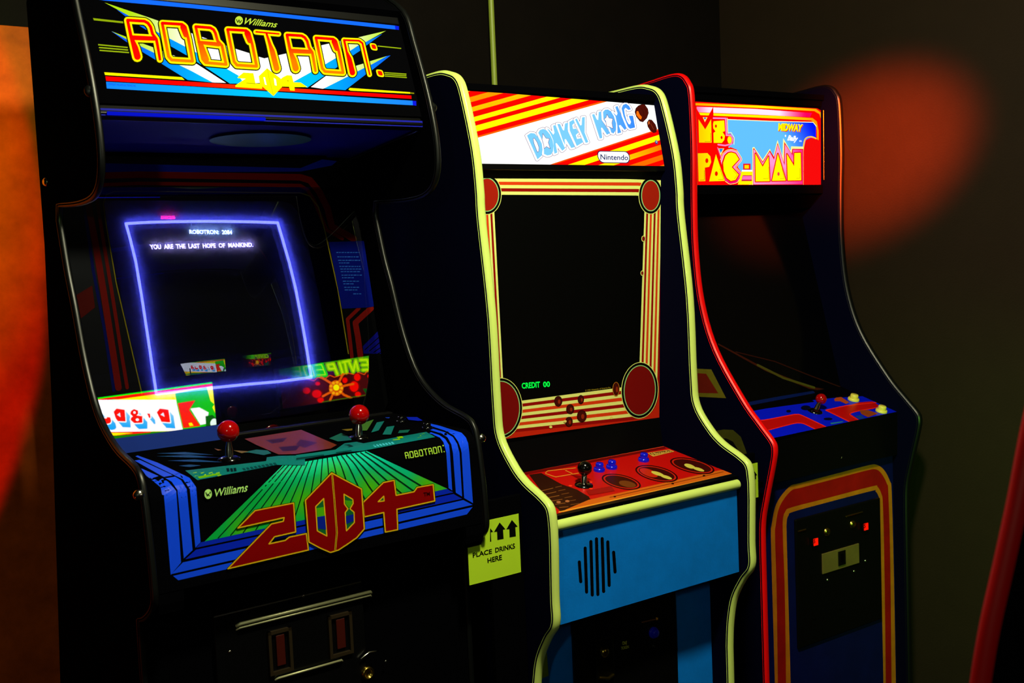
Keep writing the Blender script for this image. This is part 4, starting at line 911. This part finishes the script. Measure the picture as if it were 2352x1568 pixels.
    a.stroke([(1650, 790), (1760, 850), (1860, 890), (1950, 905)], [3, 5, 6, 3], (60, 20, 8)); a.stroke([(1740, 838), (1800, 868), (1870, 890)], 5, (75, 70, 18)); a.stroke([(1690, 808), (1780, 830), (1860, 862), (1940, 892)], 2.2, (50, 16, 6))  # streaks of reflected light on the black sheet, painted as print
    mb.build('monitor_bezel', root)
    # ---- control panel
    cA, cB = (.255, H-.451), (.067, H-.5095); S = Surf([cA, cB])
    mb = MB(); mb.slab(cA, cB, -W, W, .004, 'black_satin'); a = Art(mb, c, S, 'print_gloss'); L = a.poly; V1 = (3.92, 1560, 720)
    a.clip = [(1688, 930), (1953, 878), (2066, 946), (1770, 1006)]
    a.view(); L([(1690, 936), (1860, 897), (1960, 884), (1985, 900), (1715, 945)], (3, 3, 5))
    a.view(*V1); BL = (5, 22, 235)
    a.clip = [(1715, 924), (1862, 897), (1990, 899), (2068, 945), (1770, 1006)]
    L([(600, 780), (1200, 690), (1225, 715), (620, 830)], (8, 25, 90))
    a.clip = [(1722, 945), (1866, 919), (1998, 905), (2066, 944), (1775, 1006)]
    L([(600, 880), (1220, 795), (1400, 760), (1700, 740), (1990, 880), (1700, 950), (840, 1125)], BL)
    L([(1200, 780), (1340, 760), (1400, 740), (1500, 790), (1480, 830), (1300, 860)], BL)
    RP = (195, 12, 10); RL = (255, 35, 20)
    arm = [(690, 955), (760, 960), (1000, 915), (1060, 908), (1110, 920), (1320, 1020), (1235, 1045), (1130, 995), (1080, 985), (1020, 992), (800, 1050), (740, 1010)]
    L(arm, RP); a.stroke(arm[:6], 8, RL, k=3); a.stroke([arm[6], arm[7], arm[8], arm[9], arm[10]], 8, RL, k=3)
    arm = [(1320, 870), (1480, 840), (1620, 800), (1740, 790), (1800, 830), (1740, 860), (1600, 880), (1540, 905), (1630, 965), (1545, 980), (1400, 905)]
    L(arm, RP); a.stroke([(1545, 980), (1320, 870), (1500, 830), (1780, 800)], 8, RL); a.stroke([(1630, 965), (1535, 910), (1600, 880), (1790, 845)], 7, RL, k=3)
    L([(1395, 770), (1440, 740), (1530, 800), (1500, 815), (1450, 790), (1400, 790)], (190, 70, 25)); L([(1620, 870), (1700, 870), (1790, 900), (1700, 935), (1640, 905)], (150, 60, 25))
    L([(1360, 985), (1480, 970), (1470, 980), (1370, 998)], (40, 120, 160)); L([(1580, 925), (1640, 915), (1670, 945), (1620, 950)], (20, 60, 150))
    for P_ in (ell(985, 880, 22, 12), ell(1140, 850, 45, 22), ell(1340, 950, 40, 12)): L(P_, (5, 8, 40))
    cp_ = mb.build('control_panel', root)
    joystick(root, c, S, (1872, 945), (1886, 916), .0155, 'red_plastic')
    button(root, c, S, (1960, 918.5), .0165, 'cream_plastic', .012); button(root, c, S, (2024, 945), .0165, 'cream_plastic', .012)
    mb = MB(); mb.slab((.066, H-.511), (.069, H-.633), -W, W, .01, 'black_satin'); mb.build('control_panel_apron', root)
    a0 = Surf([(.066, H-.511), (.069, H-.633)]); mb = MB(); a = Art(mb, c, a0, 'print', base=.0008); a.view(*V1)
    a.stroke([(2072, 1020), (2056, 1085), (2045, 1095), (2022, 1158)], [3, 9, 5, 4], (190, 180, 150)); mb.build('scratch_mark', root); mb = MB(); a = Art(mb, c, a0, 'print', base=.0008); a.view(*V1); a.stroke([(1463, 1288), (1457, 1302)], 4, (140, 130, 100)); mb.build('scratch_mark', root)
    # ---- front panel
    mb = MB(); mb.box(-W, W, .085, .10, .05, H-.62, 'deep_blue_paint'); S = Surf([(.085, H), (.085, 0)])
    a = Art(mb, c, S, 'print_worn'); L = a.poly; a.view(2.76, 1680, 1000)
    ou = smooth_path([(275, 1568), (262, 1100), (250, 650), (255, 560), (285, 430), (365, 325), (440, 300), (700, 232), (860, 190), (915, 184), (965, 215), (1005, 290), (1016, 370), (1030, 900), (1042, 1568)], 4)
    inn = smooth_path([(375, 1568), (362, 1100), (350, 650), (350, 545), (362, 505), (390, 483), (600, 425), (890, 350), (912, 352), (932, 385), (940, 450), (950, 900), (963, 1568)], 4)
    L([(275, 2200)]+ou+[(1055, 2200)], (205, 115, 12)); mi = lambda t: [(x+((360 if 0 else 0)), y) for x, y in t]
    o2 = smooth_path([(300, 2200), (288, 1100), (276, 650), (280, 570), (305, 450), (375, 352), (450, 328), (700, 262), (860, 220), (915, 214), (950, 240), (985, 305), (995, 380), (1008, 900), (1020, 2200)], 4)
    i2 = smooth_path([(352, 2200), (340, 1100), (326, 650), (326, 530), (342, 480), (380, 455), (600, 398), (890, 322), (925, 324), (950, 370), (960, 450), (970, 900), (985, 2200)], 4)
    L(o2, (165, 14, 5)); L(i2, (205, 115, 12)); L([(378, 2200)]+inn+[(975, 2200)], (3, 12, 78))
    fp = mb.build('front_panel', root)
    # ---- coin door
    P = lambda x, y: S.hit(*c.ray(x, y))[0]
    p, q, r_ = P(1822, 1190), P(2015, 1140), P(1822, 1492)
    x0, x1, z1, z0 = P(1826, 1350).x, P(2020, 1300).x, (p.z+q.z)/2-.002, r_.z
    mb = MB(); mb.box(x0, x1, .077, .085, z0, z1, 'black_satin'); door = mb.build('coin_door', root, bevel=.004)
    D2 = Surf([(.077, H), (.077, 0)]); P = lambda x, y: D2.hit(*c.ray(x, y))[0]
    for x, y in ((1868.5, 1243), (1984, 1208)):
        p = P(x, y); mb = MB(); mb.box(p.x-.011, p.x+.011, .070, .077, p.z-.013, p.z+.013, 'black_plastic'); h = mb.build('price_lamp', door, bevel=.001)
        mb = MB(); mb.box(p.x-.0085, p.x+.0085, .068, .071, p.z-.0095, p.z+.0095, 'led', lin((255, 25, 5))); a = Art(mb, c, Surf([(.068, H), (.068, 0)]), 'print', base=.0003)
        a.text('25', [(x-4, y-4), (x+4, y-5.5), (x+4, y+4), (x-4, y+5.5)], (60, 0, 0), .03); mb.build('lit_window', h)
    for x, y, m_ in ((1899, 1221, 'brass'), (1958, 1203.5, 'brass')):
        p = P(x, y); mb = MB(); mb.lathe((p.x, .077, p.z), (0, -1, 0), [(.012, 0), (.010, .005), (.005, .006), (0, .004)], m_, 8); mb.build('coin_slot', door)
    for x, y, x2, y2 in ((1831, 1220, 1849, 1214), (1940, 1187, 1979, 1173)):
        p, q = P(x, y), P(x2, y2); mb = MB(); mb.tube([(p.x, .0745, (p.z+q.z)/2), (q.x, .0745, (p.z+q.z)/2)], .0022, 'brass', 8); mb.build('slot_rim', door)
    p, q = P(1887, 1290), P(1971, 1270); zc = P(1929, 1282).z
    mb = MB(); mb.box(p.x, q.x, .073, .077, zc-.028, zc+.028, 'tan_plate'); pl = mb.build('lock_plate', door, bevel=.001)
    p = P(1930, 1280); mb = MB(); mb.box(p.x-.015, p.x+.015, .070, .073, p.z-.02, p.z+.02, 'black_plastic'); mb.box(p.x-.004, p.x+.004, .068, .071, p.z-.012, p.z+.012, 'dark_metal'); mb.build('return_flap', pl)
    for x, y in ((1901, 1332), (1962, 1312), (1988, 1288)):
        p = P(x, y); bolt(door, (p.x, .077, p.z), (0, -1, 0), .005)
    for x, y in ((1871, 1420), (1931, 1398)):
        p = P(x, y); mb = MB(); mb.tube([(p.x-.007, .0755, p.z), (p.x+.007, .0755, p.z)], .0012, 'dark_metal', 6); mb.build('return_cup', door)
    return root
mat('tan_plate', (110, 90, 40), .6, noise=.3)
right_cabinet()

# ================================================================== cabinets across the aisle (seen mirrored in the screen cover)
gA = Vector((0, .40, H+.16)); _t = Vector((0, -.09, -.46)).normalized(); gN = Vector((0, _t.z, -_t.y))
def mirror(o, d): return o-2*((o-gA).dot(gN))*gN, d-2*d.dot(gN)*gN
def aisle_cabinet(cx, cy, cz, yaw, tilt, label, art, wl, wr, h=.2):
    c = ROB; ex = Vector((math.cos(yaw), math.sin(yaw), 0)); fn = Vector((math.sin(yaw), -math.cos(yaw), 0))
    ev = Vector((0, 0, 1))*math.cos(tilt)-fn*math.sin(tilt)
    S = Flat((cx, cy, cz), ex, ev); cen = Vector((cx, cy, cz))+ex*((wl+wr)/2)
    root = thing('arcade_cabinet', c.world((cen.x, cen.y, 0)), c.a+yaw, label, 'arcade cabinet', 'arcade cabinets across the aisle')
    hw = (wr-wl)/2; zt, zb = cz+h/2*math.cos(tilt), cz-h/2*math.cos(tilt); yo = h/2*math.sin(-tilt)
    # local frame: x along the sign, y away from the player
    front = [(.30, zt+.10), (-yo-.05, zt+.06), (-yo-.012, zt), (yo-.03, zb-.02), (.12, zb-.10), (.14, 1.12), (-.10, .98), (-.10, .86), (.02, .76), (.03, .004)]
    front = [(y+.02, z) for y, z in front]; back = [(.62, .004), (.62, zt-.1)]
    for sx in (-1, 1):
        x0, x1 = sorted((sx*(hw+.03), sx*(hw+.012))); mb = MB(); mb.extr(front+back, x0, x1, 'black_laminate'); mb.build('side_panel', root)
    mb = MB(); W = hw+.012
    for q in (([(.08, .80), (.08, .05)]), ([(-.06, .965), (.16, 1.06)]), ([(.17, 1.09), (.16, zb-.10)]), ([(.60, zt-.1), (.60, .05)]), ([(.05, zt+.055), (.6, zt-.07)])): mb.slab(q[0], q[1], -W, W, .012, 'black_laminate')
    mb.build('cabinet_body', root)
    mb = MB(); mb.box(-W, W, -.04, .16, .85, .86, 'black_laminate'); mb.slab((-.062, .975), (.15, 1.072), -W, W, .006, 'print_gloss'); mb.build('control_panel', root)
    # marquee: artwork in this cabinet's own frame
    mb = MB(); a = Art(mb, c, S, 'backlit_sign', mirror=mirror, base=0, step=1e-4); art(a)
    inv = Matrix.Rotation(-yaw, 4, 'Z') @ Matrix.Translation(Vector((-cen.x, -cen.y, 0)))
    mb.v = [tuple(inv @ Vector(v)) for v in mb.v]
    q = [Vector((-hw, 0, 0)), Vector((hw, 0, 0))]; e = Vector((0, math.sin(tilt)*h/2, math.cos(tilt)*h/2)) if 0 else None
    up = inv.to_3x3() @ ev*(h/2); cc = Vector((0, 0, cz)); bk = inv.to_3x3() @ (-fn)*.02
    V = [cc+Vector((sx*hw, 0, 0))+up*sy+b for b in (bk*.1, bk) for sx, sy in ((-1, -1), (1, -1), (1, 1), (-1, 1))]
    mb.add(V, [(0, 1, 2, 3), (7, 6, 5, 4), (0, 4, 5, 1), (1, 5, 6, 2), (2, 6, 7, 3), (3, 7, 4, 0)], 'black_satin')
    mb.build('marquee_panel', root)
    mb = MB(); mb.box(-W, W, -.02, .02, zt+.002, zt+.05, 'black_laminate'); mb.box(-W, W, .03, .07, zb-.05, zb-.002, 'black_laminate'); mb.build('marquee_retainer', root)
    return root
def art_dig(a):
    L = a.poly; G = (0, 235, 0); R_ = (255, 10, 0); Y = (255, 245, 0)
    a.clip = [(100, 930), (487, 877), (497, 975), (150, 1026)]
    L([(80, 850), (520, 850), (520, 1040), (80, 1040)], Y)
    L([(80, 850), (520, 850), (520, 880), (80, 944)], G); L([(80, 936), (520, 876), (520, 880), (80, 942)], R_)
    L([(240, 914.5), (487, 884), (489, 887), (270, 917)], R_)
    a.view(6.918, 200, 860)
    L([(1400, 300), (1990, 180), (2120, 800), (1500, 900)], (20, 190, 10))
    L([(1900, 200), (1990, 180), (2060, 500), (1960, 420)], Y); L([(1990, 520), (2060, 420), (2120, 760), (2050, 640)], Y)
    L([(1440, 455), (1720, 410), (1620, 560), (1800, 815), (1530, 850)], (255, 30, 0)); L([(1640, 540), (1780, 520), (1930, 600), (1900, 780), (1800, 800)], (255, 255, 250))
    L([(1610, 770), (1660, 760), (1690, 810), (1630, 820)], Y); L([(1880, 660), (1990, 640), (2080, 720), (1990, 830), (1890, 830)], (10, 90, 10)); L(ell(2010, 760, 50, 65, .5), (235, 255, 240))
    L([(-600, 1100), (400, 925), (1520, 895), (2100, 830), (2100, 1100)], (20, 120, 0)); L([(-600, 1010), (460, 968), (1010, 918), (1010, 905), (-600, 905)], R_); L([(-600, 975), (460, 965), (735, 925), (-600, 925)], Y)
    L([(-800, 400), (90, 400), (1410, 400), (1525, 893), (410, 912), (-700, 925)], (255, 255, 255))
    SB = lambda x, y: lerp((200, 230, 250), (20, 165, 245), min(1, max(0, (y-930)/50))); W1 = (255, 255, 255)
    def blk(P, hole=None, sh=(85, 95)):
        L([P[0], *[(x+sh[0], y+sh[1]) for x, y in P]] if 0 else [(x+sh[0]*.95, y+sh[1]) for x, y in P], SB)
        n = len(P)
        for i in range(n): L([P[i], P[(i+1) % n], (P[(i+1) % n][0]+sh[0], P[(i+1) % n][1]+sh[1]), (P[i][0]+sh[0], P[i][1]+sh[1])], SB)
    LT = [([(1150, 540), (1285, 560), (1315, 760), (1175, 750), (1100, 600)], [(1205, 600), (1225, 672), (1158, 638)]),
          ([(945, 620), (990, 620), (1000, 685), (980, 690)], None),
          ([(690, 580), (735, 550), (800, 570), (805, 620), (780, 650), (870, 660), (870, 765), (740, 770), (685, 720), (690, 690), (720, 665), (680, 625)], None),
          ([(415, 590), (460, 540), (590, 560), (605, 745), (480, 740), (445, 690)], [(515, 605), (525, 675), (468, 640)]),
          ([(170, 600), (215, 600), (225, 690), (300, 700), (310, 675), (360, 680), (375, 740), (360, 770), (310, 785), (190, 760)], None),
          ([(-60, 580), (-10, 550), (60, 570), (65, 620), (40, 650), (130, 660), (130, 765), (0, 770), (-55, 720)], None)]
    for P, h in LT: blk(P)
    for P, h in LT:
        a.stroke(P, 34, W1, closed=True)
    for P, h in LT:
        L(P, (250, 15, 5))
        if h: L(h, (230, 240, 255))
    for x, y, rx, ry in ((745, 603, 20, 20), (790, 717, 26, 22), (0, 603, 20, 20), (50, 717, 26, 22)): L(ell(x, y, rx, ry), (245, 250, 255))
def art_cent(a):
    L = a.poly; a.mod = lambda x, y: .10+.90/(1+math.exp(-(x-703)/9)) if x < 760 else 1  # dimming of the mirrored image, put into the sign's emission colours
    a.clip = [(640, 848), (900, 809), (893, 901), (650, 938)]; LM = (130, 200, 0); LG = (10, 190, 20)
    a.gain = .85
    L([(620, 790), (910, 790), (910, 950), (620, 950)], (70, 8, 10), sub=10)
    a.view(8.4, 620, 790)
    L([(0, 370), (800, 330), (2500, 140), (2500, 200), (800, 400), (0, 440)], (50, 150, 10), sub=80)
    L([(850, 420), (2500, 215), (2500, 500), (1500, 560), (850, 640)], (60, 10, 60), sub=80); L([(0, 420), (850, 400), (1060, 620), (820, 640), (0, 600)], (5, 120, 15), sub=60)
    letters = [[(1930, 300), (2060, 310), (2130, 420), (2080, 470), (1990, 460)], [(1740, 310), (1870, 305), (1900, 400), (1930, 490), (1790, 500)], [(1780, 405), (1890, 400)],
               [(1700, 500), (1655, 320), (1605, 530), (1520, 340)], [(1400, 350), (1540, 325)], [(1440, 350), (1475, 540)], [(1340, 360), (1400, 560)], [(1220, 380), (1300, 580)], [(1220, 385), (1110, 400), (1140, 480), (1250, 470)],
               [(990, 390), (1030, 490), (1070, 590), (900, 600)], [(870, 410), (990, 395)], [(900, 500), (1030, 490)], [(800, 420), (850, 610), (700, 620), (640, 440), (800, 420)], [(560, 430), (600, 620), (450, 630)], [(450, 440), (560, 430)], [(470, 530), (580, 525)]]
    for P in letters: a.stroke(P, 96, LG if P[0][0] < 1080 else (95, 165, 5))
    for P in letters: a.stroke(P, 58, (150, 220, 0) if P[0][0] > 1080 else (20, 220, 10))
    for P in letters: a.stroke(P, 9, (230, 255, 20))
    a.stroke([(700, 660), (850, 710), (920, 640), (1050, 680), (1150, 600), (1240, 640), (1360, 600), (1500, 560), (1640, 590), (1700, 545), (1820, 590), (1870, 520), (1980, 550), (2020, 500), (2150, 510), (2400, 480)], 12, (255, 90, 10))
    for x, y, rx, ry in ((1620, 820, 85, 100), (1680, 640, 60, 70), (900, 960, 90, 75), (1960, 740, 65, 70), (2110, 640, 40, 80), (1440, 700, 48, 52), (915, 765, 45, 35), (1910, 620, 35, 35), (1690, 970, 55, 50), (970, 1080, 60, 50), (700, 900, 70, 60), (2270, 600, 60, 80)):
        L(ell(x, y, rx*1.35, ry*1.2), (110, 5, 5)); L(ell(x, y, rx, ry), (245, 5, 0))
    for P in ([(1270, 840), (1180, 760), (980, 640)], [(1270, 840), (1340, 700), (1400, 580)], [(1270, 840), (1200, 980), (1150, 1090)], [(1300, 850), (1450, 800), (1600, 770)], [(1330, 900), (1420, 980), (1560, 1040)], [(1230, 900), (1100, 960), (1010, 1010)]): a.stroke(P, 42, (230, 90, 5))
    L(ell(1270, 850, 140, 150), (220, 90, 5))
    for k in range(9): t = 2*math.pi*k/9; L(ell(1270+105*math.cos(t), 850+110*math.sin(t), 30, 28), (255, 170, 10))
    L(ell(1270, 840, 58, 58), (255, 245, 0))
    L([(1780, 860), (1900, 860), (2130, 715), (2095, 950), (1850, 975)], (5, 75, 15)); a.stroke([(1000, 1120), (1900, 975), (2300, 930)], 14, (60, 110, 5))
aisle_cabinet(1.213, -2.668, H+.518, 3.21, -.255, 'arcade cabinet whose white marquee with red letters is mirrored in the left screen', art_dig, -.01, .60)
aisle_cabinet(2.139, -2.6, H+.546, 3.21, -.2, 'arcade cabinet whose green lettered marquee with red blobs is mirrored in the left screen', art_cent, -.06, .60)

# ================================================================== signs, shelves, foreground
def signs():
    c = ROB; S = Surf([(.0125, H), (.0125, 0)])
    def sheet(cab, S, outline, hang, label, body, ybd):
        xs = [S.hit(*cab.ray(*p))[0] for p in outline]; x0, x1 = min(p.x for p in xs), max(p.x for p in xs); z1 = max(p.z for p in xs); z0 = min(p.z for p in xs); ys = xs[0].y
        o_ = hang or [(x0, z0), (x1, z0), (x1, z1), (x0, z1)]     # sheet outline in the sign plane
        if hang: o_ = [(x0, z0), (x1, z0), (x1, z1), (hang[0], z1), hang, (x0, hang[1])]
        n = len(o_); V = [(x, ys, z) for x, z in o_]+[(x, ys+.0006, z) for x, z in o_]
        F_ = [list(range(n)), list(range(2*n-1, n-1, -1))]+[(i, i+n, (i+1) % n+n, (i+1) % n) for i in range(n)]
        mb = MB(); mb.add(V, F_, 'paper_green'); a = Art(mb, cab, Surf([(ys, H), (ys, 0)]), 'print', base=.0004); body(a)
        o = mb.build('paper_sign'); o.location = (cab.X, cab.Y, 0); o.rotation_euler = (0, 0, cab.a)
        return tag(o, label, 'sign', 'drink signs between the cabinets')
    K = (4, 6, 0)
    def body1(a):
        a.view(7.8375, 1060, 1160)
        a.clip = [(1125.5, 1170), (1200, 1160), (1200, 1260), (1125.5, 1260)]
        for k in range(3):
            x, y = 905-k*221, 262+k*46
            a.poly([(x, y), (x+103, y+120), (x+62, y+130), (x+72, y+295), (x-40, y+315), (x-46, y+165), (x-100, y+170)], K)
        a.clip = None
        a.text('PLACE', [(198, 855), (545, 782), (545, 868), (203, 945)], K, .022); a.text('DRINKS', [(603, 765), (958, 680), (962, 775), (606, 852)], K, .022)
        a.text('HERE', [(462, 955), (723, 885), (727, 978), (470, 1040)], K, .022)
    sheet(c, S, [(1074, 1210), (1191, 1179), (1195.5, 1313), (1078.5, 1344)], (.3455, H-.573), 'green paper sign reading PLACE DRINKS HERE between the left and middle cabinets', body1, 0)
    mb = MB(); mb.box(.362, .444, .0145, .0265, H-.92, H-.50, 'black_laminate'); mb.box(.358, .444, .0265, .42, H-.62, H-.605, 'black_laminate')
    o = mb.build('drink_shelf', bevel=.002); o.location = (c.X, c.Y, 0); o.rotation_euler = (0, 0, c.a)
    tag(o, 'black drink shelf wedged between the left and middle cabinets', 'shelf', 'drink shelves between the cabinets')
    c2 = DKC; S2 = Surf([(.06, H), (.06, 0)])
    def body2(a):
        a.view(3.92, 1560, 800)
        a.poly([(678, 1107), (700, 1140), (690, 1143), (691, 1175), (665, 1182), (664, 1150), (654, 1150)], K)
        a.text('NKS', [(648, 1216), (686, 1210), (687, 1226), (649, 1233)], K, .03)
    sheet(c2, S2, [(1712, 1068), (1739.5, 1064), (1742, 1140), (1714, 1148)], None, 'narrow visible strip of a green arrow sign between the middle and right cabinets', body2, 0)
    mb = MB(); mb.box(.312, .384, .0625, .074, H-.66, H-.51, 'black_laminate'); mb.box(.312, .49, .13, .44, H-.62, H-.605, 'black_laminate'); mb.box(.312, .384, .07, .14, H-.62, H-.605, 'black_laminate')
    o = mb.build('drink_shelf', bevel=.002); o.location = (c2.X, c2.Y, 0); o.rotation_euler = (0, 0, c2.a)
    tag(o, 'black drink shelf wedged between the middle and right cabinets', 'shelf', 'drink shelves between the cabinets')
mat('paper_green', (185, 225, 30), .7)
signs()
mat('dark_red_molding', (165, 2, 2), .5, spec=.2)
def foreground():
    # red-edged cabinet corner at the right edge of the frame, near the camera
    P = [(.50, 0.02, .02)]
    root = thing('arcade_cabinet', (0, 0, 0), 0, 'blurred near cabinet at the right edge, only its curved red edge molding showing', 'arcade cabinet')
    def wp(px, py, d):                                   # world point on a pixel ray at forward distance d
        v = FW+RI*((px-1176)/FP)-UP*((py-784)/FP); return Vector((0, 0, H))+v*(d/FW.dot(v))
    pts = [wp(x, y, .95) for x, y in ((2420, 700), (2395, 850), (2368, 1000), (2345, 1150), (2318, 1300), (2292, 1440), (2275, 1568), (2262, 1720), (2262, 1900))]
    yy = [p.y for p in pts]; ym = sum(yy)/len(yy); pts = [Vector((p.x, ym, p.z)) for p in pts]
    pts.append(Vector((pts[-1].x, ym, .004))); Q = [(p.x, p.z) for p in pts]
    top = [(Q[0][0]+.1, Q[0][1]+.05)]
    f = smooth_path(Q, 4); xm = max(x for x, z in f)+.50
    V = [(x, y, z) for y in (ym-.01, ym+.01) for x, z in f+[(xm, .004), (xm, Q[0][1])]]
    n = len(V)//2; mb = MB(); mb.add(V, [list(range(n)), list(range(2*n-1, n-1, -1))]+[(i, i+n, (i+1) % n+n, (i+1) % n) for i in range(n)], 'black_laminate'); mb.build('side_panel', root)
    mb = MB(); mb.tube([(x-.003, ym, z) for x, z in f], .0100, 'dark_red_molding', 12); mb.build('edge_molding', root)
    mb = MB(); mb.box(max(x for x, z in f)+.03, xm, ym+.0105, ym+.12, .02, Q[0][1]-.1, 'black_laminate'); mb.build('cabinet_body', root)
foreground()
